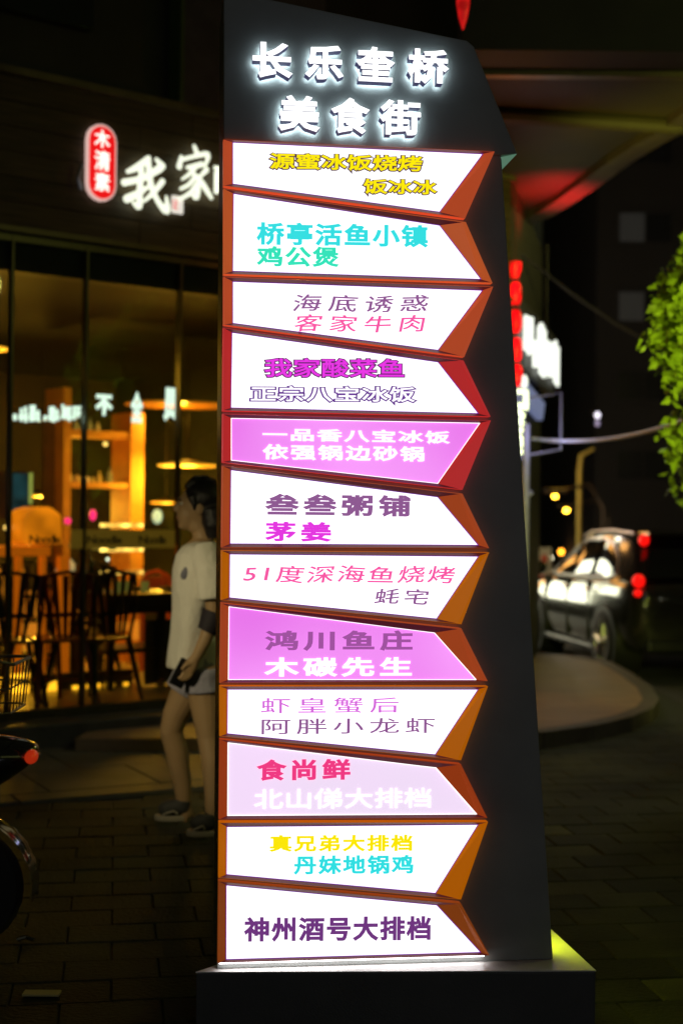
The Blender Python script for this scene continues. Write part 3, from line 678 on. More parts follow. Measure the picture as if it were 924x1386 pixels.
PKL = emi('pink_light', (1.0, 0.02, 0.16), 2.2); WML = emi('warm_bulb', (1.0, 0.6, 0.15), 3.0); WHL = emi('cool_bulb', (0.95, 1.0, 0.8), 3.0)
glow_ball('light', 92, 705, 1.9, 0.026, PKL, 'round pink light right of the glowing paper box')
glow_ball('light', 126, 697, 2.4, 0.026, PKL, 'tall pink light inside the shelf below the bottles', rz=1.8)
glow_ball('light', 115, 684, 2.45, 0.015, WML, 'small orange light just above the tall pink one')
glow_ball('light', 143, 601, 2.5, 0.018, WML, 'small orange light under the top shelf')
glow_ball('light', 12, 700, 1.7, 0.013, WHL, 'small white light at the far left above the counter')
glow_ball('light', 20, 706, 1.7, 0.020, WHL, 'larger white light at the far left above the counter')
glow_ball('light', 9, 714, 1.6, 0.020, WML, 'orange light low at the far left beside the counter')
glow_ball('light', 22, 718, 1.55, 0.024, WML, 'orange light closest to the glowing paper box on its left')
glow_ball('light', 146, 757, 1.9, 0.012, WHL, 'small white glint above the table bottles')
glow_ball('light', 117, 786, 1.8, 0.014, emi('green_bulb', (0.6, 0.75, 0.12), 1.0), 'dim yellow-green light over the near table', rz=2)
glow_ball('light', 131, 790, 1.9, 0.012, MATS['green_bulb'], 'dim yellow-green light right of its twin over the near table', rz=2)
glow_ball('light', 213, 699, 3.0, 0.045, emi('pale_glow', (0.55, 0.8, 0.6), 1.0), 'pale green glow under the low pendant lamp', rz=1.5)

# row of small white lit characters on the inside of the glass
rw = FT('window_characters', 'row of small glowing white characters inside the upper shop window', 'sign')
rs_ = random.Random(3)
def glyph_strokes(mb, x0, x1, y0, y1, dep, n=5, r=0.008):
    for k in range(n):
        t = (k+0.5)/n; xa = x0+(x1-x0)*t+rs_.uniform(-0.6, 0.6); ya = y0+rs_.uniform(0, 0.3)*(y1-y0); yb = y1-rs_.uniform(0, 0.25)*(y1-y0)
        a = fp(xa, ya, dep); b = fp(xa+rs_.uniform(-1, 1), yb, dep); mb.tube([(a[0], dep, a[1]), (b[0], dep, b[1])], r, 5)
    for k in range(2):
        yy = y0+(y1-y0)*rs_.uniform(0.25, 0.75); a = fp(x0, yy, dep); b = fp(x1, yy, dep); mb.tube([(a[0], dep-0.001, a[1]), (b[0], dep-0.001, b[1])], r*0.8, 5)
LW2 = emi('window_letter_light', (0.85, 1.0, 0.9), 1.5)
for x0, x1, y0, y1, n in ((17, 22, 560, 569, 2), (26, 38, 549, 576, 2), (40, 54, 548, 576, 3), (60, 64, 560, 572, 1), (66, 80, 547, 574, 3), (83, 97, 546, 572, 3), (99, 110, 544, 571, 2)):
    m = MB(); glyph_strokes(m, x0, x1, y0, y1, 0.4, n, 0.011); m.build('character', LW2, rw)
for x0, x1, y0, y1, chs in ((129, 153, 533, 562, '不'), (177, 194, 529, 572, '全'), (221, 241, 524, 570, '员')):
    a = text_mesh(chs, 1, 0.01, 0.06, res=2); q = measure(a); lt = fp(x0, 550, 0.4)[0]; rt = fp(x1, 550, 0.4)[0]; tp = fp(x0, y0, 0.4)[1]; bt = fp(x0, y1, 0.4)[1]
    m = MB()
    for vs, f_ in a: m._a([(lt+(rt-lt)*(v[0]-q[0])/(q[1]-q[0]), 0.4-v[2]*0.1, bt+(tp-bt)*(v[1]-q[2])/(q[3]-q[2])) for v in vs], f_)
    m.build('character', LW2, rw)

# clutter on the bar table and the counter
cr = random.Random(9)
def small(name, lab, cat, px, py, dep, prof, mat, group=None):
    u, z = fp(px, py, dep); t = thing(name, lab, cat, group=group); t.location = FA_O+fs_*u-fn*dep+Vector((0, 0, z)); t.rotation_euler[2] = FA_T
    MB().lathe((0, 0, 0), prof, 14).build(name+'_body', mat, t, smooth=True); return t
GLS = pbr('tumbler', (0.45, 0.42, 0.12), 0.1, coat=1, emit=(0.5, 0.45, 0.08), es=0.25); WHD = pbr('crockery', (0.75, 0.70, 0.55), 0.3)
cup = [(0.028, 0), (0.034, 0.09), (0.031, 0.09), (0.026, 0.008)]; bowl = [(0.03, 0), (0.07, 0.05), (0.066, 0.05), (0.028, 0.008)]
for px, dep, lab in ((158, 1.05, 'small yellowish glass at the left end of the bar table'), (170, 1.2, 'small yellowish glass second from left on the bar table'), (196, 1.1, 'small yellowish glass near the middle of the bar table')):
    small('drinking_glass', lab, 'glass', px, 803, dep, cup, GLS, 'glasses on the bar table')
small('bowl', 'white bowl on the right end of the bar table beside the person', 'bowl', 228, 803, 1.1, bowl, WHD)
small('bowl', 'pale bowl on the bar table below the light strips', 'bowl', 182, 803, 1.3, bowl, WHD)
for px, py, dep, h_, lab in ((108, 792, 1.6, 0.24, 'dark green bottle standing behind the black chair'), (121, 792, 1.7, 0.30, 'tall dark bottle in the middle below the frosted band'), (104, 792, 1.9, 0.18, 'short dark green bottle beside the shelf post')):
    small('wine_bottle', lab, 'bottle', px, py, dep, [(0.035, 0), (0.038, h_*0.6), (0.014, h_*0.75), (0.014, h_)], pbr('green_bottle', (0.02, 0.04, 0.01), 0.1, coat=1), 'bottles standing behind the chairs')
sb = FT('side_table', 'small dark table carrying bottles behind the black chair', 'table')
ibox(MB(), 98, 140, 793, 799, 1.55, 0.45).build('table_top', DRW, sb)
for x in (100, 137): q = fp(x, 800, 1.7)[0]; MB().box(q-0.02, q+0.02, 1.68, 1.72, FLZ, fp(120, 799.5, 1.55)[1]).build('leg', DRW, sb)
lsd = FT('table_lamp', 'small table lamp with a pale conical shade at the foot of the shelf', 'lamp')
q = fp(103, 768, 1.6); MB().lathe((q[0], 1.75, q[1]), [(0.09, -0.03), (0.035, 0.06), (0.02, 0.062)], 16).build('lamp_shade', pbr('shade_pale', (0.8, 0.7, 0.5), 0.6, emit=(0.9, 0.7, 0.35), es=0.45), lsd, smooth=True)
MB().tube([(q[0], 1.75, q[1]-0.03), (q[0], 1.75, fp(120, 792.5, 1.6)[1])], 0.008, 6).build('stem', DRW, lsd)
for k in range(6):
    px = 100+k*13; u, z = fp(px, 745-cr.uniform(0, 6), 2.3)
    t = thing('hanging_glass', '%s stemmed glass from the left post, hanging in the rack under the shelf' % ('first second third fourth fifth last'.split()[k]), 'glass', group='stemmed glasses hanging in the rack'); t.location = FA_O+fs_*u-fn*2.3+Vector((0, 0, z)); t.rotation_euler[2] = FA_T
    MB().lathe((0, 0, 0), [(0.036, 0), (0.040, 0.03), (0.02, 0.07), (0.005, 0.08), (0.005, 0.14), (0.03, 0.145)], 12).build('glass_body', GLS, t, smooth=True)
# seating silhouettes inside the window
CHM = [pbr('chair_dark_red', (0.20, 0.022, 0.010), 0.35, 0.3, var=0.2), pbr('chair_black', (0.012, 0.012, 0.014), 0.35, 0.3, var=0.2)]
def make_chair(mat):
    t = thing('metal_chair', 'x', 'chair', group='metal chairs behind the shop window')
    MB().prism([(-0.15, 0.60), (0.15, 0.60), (0.16, 0.63), (-0.16, 0.63)], -0.187, -0.18, 'XZ').build('back_rail', mat, t)
    MB().box(-0.19, 0.19, -0.19, 0.19, 0.43, 0.455).build('seat', mat, t, bevel=0.01)
    for sx in (-1, 1):
        for sy in (-1, 1):
            MB().tube([(sx*0.17, sy*0.17, 0.43), (sx*0.24, sy*0.24, 0)], [0.022, 0.016], 6).build('leg', mat, t)
    for q_ in range(5):
        f_ = (q_-2)/2.0; MB().prism([(f_*0.085-0.011, 0.46), (f_*0.085+0.011, 0.46), (f_*0.175+0.020, 0.875), (f_*0.175-0.020, 0.875)], -0.20, -0.188, 'XZ').build('back_slat', mat, t)
    for sx in (-1, 1): MB().tube([(sx*0.18, -0.17, 0.45), (sx*0.21, -0.20, 0.66), (sx*0.195, -0.20, 0.88)], 0.013, 6).build('back_post', mat, t)
    MB().tube([(-0.195, -0.2, 0.87), (0, -0.21, 0.90), (0.195, -0.2, 0.87)], 0.014, 6).build('top_rail', mat, t)
    for z in (0.15,): 
        MB().tube([(-0.22, -0.22, z), (0.22, 0.22, z)], 0.008, 5).build('cross_brace', mat, t); MB().tube([(0.22, -0.22, z+0.018), (-0.22, 0.22, z+0.018)], 0.008, 5).build('cross_brace', mat, t)
    return t
ch = [make_chair(CHM[0]), make_chair(CHM[1])]
used = [False, False]
for px, dep, k, rz, lab in ((67, 0.5, 0, 0.1, 'dark red metal chair with a tapered back, second from the left in the window'), (8, 0.55, 1, -0.3, 'black metal chair cut by the left edge of the photo'),
                            (126, 0.45, 1, 0.35, 'black metal chair just left of the dark bar table'), (105, 1.7, 1, 1.9, 'black metal chair set sideways behind the dark red one'), (40, 2.2, 1, 2.8, 'black metal chair facing the counter legs')):
    o = ch[k] if not used[k] else copy_tree(ch[k]); used[k] = True
    u, _ = fp(px, 880, dep); o.location = FA_O+fs_*u-fn*dep+Vector((0, 0, FLZ)); o.rotation_euler[2] = FA_T+rz; o['label'] = lab
tb = FT('bar_table', 'dark bar table with a thick top behind the window left of the person', 'table')
a = fp(148, 812, 0.9); b = fp(262, 812, 0.9)
MB().box(a[0], b[0], 0.9, 1.5, fp(200, 830, 0.9)[1], fp(200, 803, 0.9)[1]).build('table_top', CHM[1], tb, bevel=0.01)
for xx in (a[0]+0.05, (a[0]+b[0])/2+0.12, b[0]-0.06): MB().box(xx-0.025, xx+0.025, 0.95, 1.0, FLZ, fp(200, 830.5, 0.9)[1]).build('leg', CHM[1], tb)
MB().box(a[0]+0.35, b[0], 0.98, 1.0, FLZ+0.02, FLZ+0.5).build('modesty_panel', pbr('navy_panel', (0.012, 0.012, 0.03), 0.5), tb)
MB().box(a[0], b[0], 0.96, 1.4, fp(200, 884, 0.9)[1], fp(200, 878, 0.9)[1]).build('low_shelf', CHM[1], tb)
rc = FT('red_chair', 'red chair with a curved top rail behind the bar table', 'chair')
pts = [fp(x, y, 2.0) for x, y in ((190, 800), (192, 785), (200, 776), (214, 773), (226, 779), (233, 795), (234, 802))]
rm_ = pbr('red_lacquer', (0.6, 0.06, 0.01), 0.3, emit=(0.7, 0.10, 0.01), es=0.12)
MB().tube([(p[0], 2.0, p[1]) for p in pts], 0.018, 6).build('top_rail', rm_, rc, smooth=True)
ibox(MB(), 196, 226, 780, 800, 2.01, 0.02).build('backrest', rm_, rc); ibox(MB(), 192, 232, 822, 830, 1.7, 0.35).build('seat', rm_, rc)
for x in (193, 230):
    q = fp(x, 800, 2.0)[0]; MB().box(q-0.015, q+0.015, 1.99, 2.02, FLZ, fp(200, 800, 2.0)[1]).build('leg', rm_, rc)
# bright fridge-like cabinet low lights seen through the chair legs
cb = FT('low_display_cabinet', 'low bench with yellow lit openings near the floor behind the chairs', 'cabinet')
ibox(MB(), -20, 180, 912, 946, 1.2, 0.05).build('cabinet_body', DRW, cb)
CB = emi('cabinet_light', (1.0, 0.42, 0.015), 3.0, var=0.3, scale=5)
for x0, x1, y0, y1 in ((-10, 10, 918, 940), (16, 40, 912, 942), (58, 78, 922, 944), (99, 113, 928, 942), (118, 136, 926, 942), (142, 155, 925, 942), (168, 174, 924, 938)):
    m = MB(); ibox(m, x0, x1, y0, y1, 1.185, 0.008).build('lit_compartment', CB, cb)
# warm wall patches between the chairs: panels with added glow to look lit
wp = FT('lit_wall_panels', 'warm lit slatted wall panels low on the back of the room between the chairs', 'panel')
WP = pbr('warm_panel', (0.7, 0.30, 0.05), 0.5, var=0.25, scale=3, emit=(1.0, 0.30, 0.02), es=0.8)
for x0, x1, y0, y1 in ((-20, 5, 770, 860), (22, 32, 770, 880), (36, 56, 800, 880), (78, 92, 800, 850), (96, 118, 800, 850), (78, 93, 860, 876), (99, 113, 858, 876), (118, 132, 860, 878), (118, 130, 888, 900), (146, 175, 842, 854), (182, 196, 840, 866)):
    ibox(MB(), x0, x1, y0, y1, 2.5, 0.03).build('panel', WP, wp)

# ---- facade round the corner and the curved canopy
SOF = pbr('canopy_soffit', (0.06, 0.045, 0.02), 0.6, var=0.45, scale=1.4, bump=0.2)
CED = pbr('canopy_edge', (0.13, 0.10, 0.06), 0.5, var=0.2)
cp_ = thing('curved_canopy', 'dark curved canopy of the corner building sweeping overhead at the top right', 'canopy')
CZ = 4.2
edge = [ground(px, py, CZ) for px, py in ((690, 306), (715, 296), (745, 283), (775, 265), (810, 240), (850, 210), (890, 185), (924, 166), (985, 120), (1060, 50))]
edge = [(p.x, p.y) for p in edge]
inner = [(2.9, 5.2), (0.2, 5.8), (-2.2, 8.66), (1.0, 11.1), (1.25, 12.5)]
inner = [(3.1, 7.6), (0.7, 8.4), (0.9, 11.0), (1.25, 13.2)]
MB().prism(edge+inner, CZ, CZ+0.35, 'XY').build('soffit', SOF, cp_)
m = MB()
for (a, b) in zip(edge[:-1], edge[1:]):
    a = Vector(a); b = Vector(b); t = (b-a).normalized(); nn = Vector((t.y, -t.x))
    m.prism([tuple(a-nn*0.02), tuple(b-nn*0.02), tuple(b+nn*0.16), tuple(a+nn*0.16)], CZ-0.06, CZ+0.45, 'XY')
m.build('edge_band', CED, cp_)
# cross beams under the canopy
m = MB(); a = at(630, 48, 8.0); b = at(990, 48, 8.0); m.box(a.x-0.02, b.x, 8.0, 8.35, 4.09, 4.9).build('front_beam', pbr('beam_dark', (0.03, 0.03, 0.022), 0.7, var=0.3, scale=2), cp_)
m = MB(); m.box(0.75, 4.5, 8.355, 8.43, 4.06, 4.13).build('beam_trim', TRIM, cp_)
m = MB(); m.tube([(1.0, 9.5, CZ-0.05), (3.0, 9.9, CZ-0.05)], 0.05, 8).build('pipe', SOF, cp_)
lamp('lantern_glow', 'SPOT', (1.78, 11.9, 3.55), 60, (1.0, 0.015, 0.02), 0.05, rot=(PI, 0, 0), spot=math.radians(105), blend=0.9)
lamp('canopy_glow', 'POINT', (1.05, 9.4, 3.3), 5.5, (1.0, 0.30, 0.05), 0.15)
# wall round the corner
cw = thing('side_facade', 'dark side wall of the corner building under the canopy beside the lanterns', 'wall')
e1 = FA_O+fs_*S1
MB().prism([(e1.x, e1.y), (1.52, 12.2), (2.02, 14.5), (1.2, 15.2), (0.4, 13.0)], 0.101, 4.19, 'XY').build('wall', WDARK, cw)
# ---- hanging red lanterns
LAN = emi('lantern_red', (1.0, 0.003, 0.006), 1.5, var=0.5, scale=14); LCAP = pbr('lantern_cap', (0.10, 0.01, 0.01), 0.4)

ls = thing('lantern_string', 'vertical string of five glowing red lanterns hanging beside the directory sign', 'lanterns', at(697, 300, 11.5))
Lz = lambda py: at(697, py, 11.5).z-ls.location.z
for i, (y0, y1, r) in enumerate(((354, 378, 0.050), (381, 414, 0.048), (418, 452, 0.047), (456, 490, 0.046), (492, 524, 0.045))):
    zt_, zb_ = Lz(y0), Lz(y1); zc = (zt_+zb_)/2; hh = (zt_-zb_)/2; x = (i*0.006)
    if i == 0: mb = MB().lathe((x, 0, zc), [(0.052, hh*0.9), (0.052, hh*0.2), (0.04, -hh*0.3), (0.03, -hh*0.85)], 14)
    else: mb = MB().lathe((x, 0, zc), [(r*0.6, hh*0.92), (r*0.9, hh*0.6), (r, 0), (r*0.9, -hh*0.6), (r*0.6, -hh*0.92)], 14)
    l_ = mb.build('lantern', LAN, ls, smooth=True)
    MB().lathe((x, 0, zc), [(r*0.5, -hh), (r*0.5, -hh*0.9)], 10).build('cap', LCAP, l_)
MB().tube([(0, 0, CZ-ls.location.z), (0, 0, Lz(350))], 0.006, 5).build('cord', LCAP, ls)
# red tassel hanging at the top
tz = at(626, 40, 7.2)
ts = thing('red_tassel', 'red hanging tassel above the header, cut by the top of the photo', 'decoration', tz)
MB().lathe((0, 0, 0), [(0.004, 0), (0.022, 0.06), (0.034, 0.13), (0.03, 0.35), (0.012, 0.42)], 12).build('tassel_body', emi('tassel_red', (0.75, 0.01, 0.01), 0.75, var=0.5, scale=12), ts, smooth=True)
MB().tube([(0, 0, 0.42), (0, 0, 1.2)], 0.004, 5).build('cord', LCAP, ts)

# ---- white lit shop sign seen edge on
wa = at(706, 450, 12.0); wb = at(753, 490, 14.6)
rd = (wb-wa); rd.z = 0; Lw = rd.length; wt = math.atan2(rd.y, rd.x)
ws = thing('edge_on_shop_sign', 'bright white lit shop sign seen at a sharp angle right of the red lanterns', 'sign', (wa.x, wa.y, 0), wt)
WL = emi('white_sign_light', (0.95, 1.0, 0.88), 1.35)
MB().box(-0.05, Lw+0.08, 0.03, 0.09, 2.72, 3.34).build('back_board', pbr('sign_back', (0.05, 0.05, 0.06), 0.5), ws)
gx = 0.02; q = random.Random(11)
for (a, b, z0, z1, n) in ((0.0, 0.52, 2.86, 3.22, 4), (0.62, 0.80, 2.80, 3.10, 1), (0.95, 1.5, 2.78, 3.26, 4), (1.62, 1.95, 2.80, 3.20, 2), (2.05, Lw, 2.80, 3.26, 3)):
    m = MB()
    for k in range(n):
        x = a+(b-a)*(k+0.5)/n; z_a = z0+q.uniform(0, 0.06); z_b = z1-q.uniform(0, 0.07)
        m.tube([(x, -0.02, z_a), (x+q.uniform(-.03, .03), -0.02, z_b)], 0.019, 6)
    if n < 3: m.tube([(a, -0.02, (z0+z1)/2+q.uniform(-.1, .1)), (b, -0.02, (z0+z1)/2+q.uniform(-.1, .1))], 0.013, 6)
    m.build('character', WL, ws)
for x in (0.3, 2.2): MB().tube([(x, 0.06, 3.34), (x, 0.06, 4.19)], 0.015, 6).build('hanger', DRW, ws)
# vertical blade sign with white glyphs
bs = thing('blade_sign', 'narrow vertical sign with stacked white glowing characters below the red lanterns', 'sign', at(703, 570, 11.7))
oz = bs.location.z
MB().box(-0.10, 0.045, 0.02, 0.10, at(703, 622, 11.7).z-oz, at(703, 525, 11.7).z-oz).build('board', pbr('sign_violet', (0.10, 0.10, 0.25), 0.5, emit=(0.10, 0.12, 0.4), es=0.25), bs)
YW = emi('blade_light', (0.9, 1.0, 0.55), 2.5)
def bz(py): return at(703, py, 11.7).z-oz
for pts_ in ([(699, 530), (711, 530), (711, 545), (713, 552), (700, 548)], [(700, 556), (707, 562), (703, 572), (713, 577), (708, 582), (701, 583)], [(701, 590), (708, 596), (704, 602), (713, 604), (710, 611), (702, 612)]):
    m = MB(); m.tube([((px-703)/F*11.7, 0, bz(py)) for px, py in pts_], 0.022, 6).build('character', YW, bs, smooth=True)
m = MB(); ax = at(708, 508, 11.9); 
aw = thing('small_awning', 'small blue-lit sloping awning between the two white signs', 'awning', (ax.x, ax.y, 0))
a1 = at(704, 506, 11.9); a2 = at(737, 546, 13.6)
MB()._a([Vector(p)-Vector((ax.x, ax.y, 0)) for p in ((a1.x, a1.y, a1.z), (a2.x, a2.y, a2.z), (a2.x-0.02, a2.y, a2.z-0.16), (a1.x, a1.y, a1.z-0.17), (a1.x-.05, a1.y+.06, a1.z), (a2.x-0.07, a2.y+.06, a2.z), (a2.x-0.07, a2.y+.06, a2.z-0.16), (a1.x-.05, a1.y+.06, a1.z-0.17))],
        [(0, 1, 2, 3), (4, 7, 6, 5), (0, 4, 5, 1), (3, 2, 6, 7), (1, 5, 6, 2), (0, 3, 7, 4)]).build('awning_sheet', pbr('awning_blue', (0.35, 0.38, 0.6), 0.4, emit=(0.35, 0.42, 0.75), es=0.35), aw)
MB().ell(tuple(at(709, 517, 11.85)-Vector((ax.x, ax.y, 0))), (0.03, 0.03, 0.06)).build('lamp', WL, aw, smooth=True)

# ---- poles, street lamps, posters, far street
POL = pbr('pole_violet', (0.28, 0.26, 0.38), 0.5, 0.2, var=0.15)
p = at(711, 700, 11.2)
pp = thing('signal_pole', 'slim violet-grey pole right beside the directory sign', 'pole', (p.x, p.y, 0.1))
MB().tube([(0, 0, 0), (0, 0, 2.1)], 0.028, 10).build('shaft', POL, pp, smooth=True); MB().tube([(0, 0, 1.53), (0.05, 0, 1.56)], 0.02, 8).build('bracket', POL, pp)
MB().tube([(-0.01, 0, 1.85), (0.27, 0, 1.9), (0.27, 0, 2.35), (0.02, 0, 2.3)], 0.012, 6).build('bracket_frame', POL, pp)
def lamp_post(px, py, Y, lab, r=0.10, s=10):
    t = thing('street_lamp', lab, 'street lamp', (at(px, py, Y).x, Y, -0.15), group='orange street lamps far down the road'); z = at(px, py, Y).z+0.15
    MB().tube([(1.0, 0, 0), (1.0, 0, z*0.9), (0.7, 0, z+0.25), (0.1, 0, z+0.12)], [0.09, 0.06, 0.04, 0.03], 8).build('post', DRW, t, smooth=True)
    MB().box(-0.22, 0.25, -0.1, 0.1, z+0.06, z+0.16).build('housing', DRW, t, bevel=0.02)
    MB().ell((0, 0, z), (r, r, r*0.7)).build('lens', emi('sodium_lens', (1.0, 0.52, 0.03), s), t, smooth=True)
lamp_post(750.5, 672, 29, 'upper left of the two orange street lamps beyond the car', 0.05)
lamp_post(766, 691, 33, 'lower right of the two orange street lamps beyond the car', 0.06)
MATS['sodium_lens'].node_tree.nodes['Principled BSDF'].inputs['Emission Strength'].default_value = 22
p = at(783, 700, 30)
tp_ = thing('utility_pole', 'yellow-lit utility pole rising behind the parked car', 'pole', (p.x, 30, -0.15))
MB().tube([(0, 0, 0), (0, 0, 2.6), (0.03, 0, 2.95), (0.3, 0, 3.1)], [0.06, 0.05, 0.045, 0.035], 8).build('shaft', pbr('pole_yellow', (0.55, 0.42, 0.10), 0.5), tp_, smooth=True)
lamp('road_glow', 'POINT', (p.x-0.6, 29.0, 2.2), 12, (1.0, 0.6, 0.06), 0.2)
p = at(735, 760, 20)
po = thing('poster_stand', 'pale poster stand with red print on the far pavement', 'sign', (p.x, 20, -0.15))
MB().box(-0.11, 0.11, 0, 0.03, 0.60, 1.20).build('poster_board', pbr('poster', (0.55, 0.5, 0.36), 0.6, var=0.2), po)
MB().box(-0.09, 0.09, -0.006, -0.001, 0.66, 0.82).build('red_print', pbr('poster_red', (0.6, 0.1, 0.05), 0.6), po); MB().box(-0.03, 0.05, -0.006, -0.001, 0.98, 1.10).build('red_print', MATS['poster_red'], po)
for sx in (-1, 1): MB().tube([(sx*0.09, 0.015, 0.6), (sx*0.1, 0.015, 0)], 0.01, 6).build('leg', DRW, po)
lamp('poster_glow', 'POINT', (1.9, 17.5, 2.6), 25, (1.0, 0.75, 0.7), 0.2)
for px, py, Y, r, mt, lab in ((759, 747, 40, 0.07, emi('amber_point', (1.0, 0.36, 0.02), 8), 'amber indicator light of far traffic left of the car'), (743, 755, 40, 0.07, emi('headlight_point', (1.0, 0.9, 0.6), 8), 'white headlight of far traffic left of the car'), (764, 757, 42, 0.07, emi('green_point', (0.35, 0.9, 0.6), 2), 'pale green light beside the amber light')):
    P = at(px, py, Y); t = thing('signal_light', lab, 'light', (P.x, Y, P.z)); MB().ell((0, 0, 0), r).build('lens', mt, t, smooth=True); MB().tube([(0, 0.05, 0), (0, 0.05, -P.z-0.15)], 0.03, 6).build('stalk', DRW, t)
P = at(808, 562, 26); t = thing('wall_lamp', 'small white lamp glowing in the dark above the parked car', 'lamp', P)
MB().ell((0, 0, 0), (0.045, 0.045, 0.06)).build('bulb', emi('bulb_white', (0.9, 0.85, 1.0), 2.0), t, smooth=True); MB().ell((0, 0, -0.15), (0.04, 0.04, 0.05)).build('lower_bulb', emi('bulb_dim', (0.6, 0.5, 0.8), 0.6), t, smooth=True)
MB().tube([(0, 0.05, 0.05), (0, 0.6, 0.1)], 0.015, 6).build('bracket', DRW, t)

# ---- cables
def cable(pts, r, mat, lab):
    P = [at(*q) for q in pts]; c0 = P[0]; return tag(MB().tube([v-c0 for v in P], r, 8).build('cable', mat, smooth=True, loc=c0), lab, 'cable')
CBW = pbr('white_cable', (0.75, 0.75, 0.78), 0.35, emit=(0.5, 0.5, 0.55), es=0.0)
n = 24; cp2 = []
for i in range(n+1):
    t = i/n; x = 720+(1010-720)*t; y = (594*(1-t)**2+2*t*(1-t)*612+528*t*t); cp2.append((x, y, 11.5-3.0*t))
cable(cp2, 0.0135, CBW, 'thick white cable sagging across the right side towards the tree')
cable([(697, 338, 12), (770, 395, 14), (830, 437, 16), (875, 462, 18)], 0.012, pbr('dim_cable', (0.10, 0.08, 0.07), 0.6), 'thin dim cable running down to the right from the lanterns')
lamp('blade_sign_glow', 'POINT', (1.5, 10.9, 2.1), 4, (0.5, 0.5, 1.0), 0.1)
lamp('cable_fill_spot', 'SPOT', (2.3, 9.6, 3.3), 38, (0.95, 0.95, 0.85), 0.1, rot=(0, 0, 0), spot=math.radians(125), blend=0.5)  # unseen spot added to whiten the cable

# ---- far dark buildings
FB = pbr('far_wall', (0.030, 0.027, 0.034), 0.8, var=0.3, scale=0.3)
WD = pbr('far_window_dark', (0.02, 0.02, 0.028), 0.2); WLT = pbr('far_window_pale', (0.12, 0.125, 0.14), 0.5, emit=(0.36, 0.38, 0.45), es=0.016)
def building(name, x0, x1, y0, y1, h, lab, nx, nz, lit=()):
    t = thing(name, lab, 'building', ((x0+x1)/2, y0, -0.15)); W = (x1-x0)/2
    MB().box(-W, W, 0, y1-y0, 0, h).build('wall', FB, t); MB().box(-W-.2, W+.2, -0.2, y1-y0, h+0.002, h+0.5).build('parapet', FB, t)
    for i in range(nx):
        for j in range(nz):
            cx = -W+2*W*(i+0.5)/nx; cz = 3.0+2.0*j
            f = MB().box(cx-0.75, cx+0.75, -0.06, -0.002, cz-0.45, cz+0.45).build('window', FB, t)
            MB().box(cx-0.65, cx-0.02, -0.075, -0.062, cz-0.36, cz+0.36).build('pane', WLT if (i, j) in lit else WD, f)
            MB().box(cx+0.02, cx+0.65, -0.075, -0.062, cz-0.36, cz+0.36).build('pane', WD, f)
building('apartment_block', 6.4, 20.8, 36, 46, 16, 'dark apartment block with two dim pale windows behind the tree', 6, 6, lit=((0, 2), (0, 3)))
building('far_block', -14, 5.0, 60, 70, 22, 'dark tall block far down the street behind the directory sign', 7, 6)
building('far_low_block', 5.2, 20, 75, 85, 9, 'low dark building closing the street behind the street lamps', 6, 2)
# bright shop front down the street (faces the road; it lights and is mirrored in the parked car)
bf = thing('bright_shop_front', 'bright lit shop front down the street hidden behind the directory sign', 'shop', (0.3, 17.6, -0.15))
MB().box(-4, 0, 0, 12, 0, 7.6).build('wall', FB, bf)
SF = emi('shop_front_light', (1.0, 1.0, 0.72), 6.0); SF2 = emi('shop_front_warm', (1.0, 0.45, 0.1), 5.0)
for i, (y0, y1, z0, z1, m_) in enumerate(((0.5, 2.0, 1.0, 1.75, SF), (2.3, 4.6, 0.5, 1.6, SF), (2.3, 3.9, 1.9, 2.1, SF), (2.2, 2.5, 2.3, 2.5, SF2), (2.9, 3.15, 2.3, 2.5, SF), (3.5, 3.8, 2.3, 2.5, SF2), (2.5, 3.7, 2.75, 2.95, SF2), (4.4, 4.8, 2.0, 2.3, SF2), (5.0, 5.8, 0.4, 1.8, SF), (6.4, 8.6, 0.5, 1.9, SF2), (9.0, 11.5, 0.6, 1.8, SF), (0.4, 1.6, 2.0, 2.6, SF2), (2.4, 3.6, 3.0, 3.3, SF2), (6.0, 6.5, 2.1, 2.5, SF2), (6.8, 7.6, 2.1, 2.3, SF), (7.0, 7.3, 2.5, 2.7, SF2), (1.0, 2.2, 3.7, 4.0, SF2), (2.8, 4.2, 4.0, 4.5, SF), (4.8, 5.4, 3.8, 4.2, SF2), (5.9, 7.6, 4.2, 4.6, SF2), (8.2, 10.4, 3.9, 4.5, SF), (2.0, 2.6, 5.0, 5.4, SF2), (3.4, 4.6, 5.3, 5.8, SF2), (5.6, 6.2, 5.2, 5.6, SF), (7.0, 9.0, 5.6, 6.3, SF2), (9.6, 11.0, 5.2, 5.8, SF))):
    MB().box(0.001, 0.03, y0, y1, z0, z1).build('lit_window', m_, bf)

# unseen lamps added behind the camera for reflections in the car's rear
for x, y, z, m_, lab in ((6.5, -9, 5.0, emi('amber_lens', (1.0, 0.55, 0.08), 60), 'added amber lamp, unseen behind the camera on the right'), (10.5, -4, 4.5, emi('cool_lens', (0.95, 1.0, 0.7), 50), 'added white lamp, unseen behind the camera farther right'), (4.2, -16, 5.5, MATS['amber_lens'], 'added amber lamp, unseen far behind the camera')):
    t = thing('street_lamp', lab, 'street lamp', (x, y, -0.012)); MB().tube([(0.8, 0, 0), (0.8, 0, z-0.2), (0.5, 0, z+0.12), (0, 0, z+0.1)], [0.07, 0.05, 0.04, 0.03], 8).build('post', POL, t, smooth=True)
    MB().box(-0.2, 0.2, -0.1, 0.1, z+0.05, z+0.14).build('housing', POL, t); MB().ell((0, 0, z), (0.14, 0.09, 0.045)).build('lens', m_, t, smooth=True)
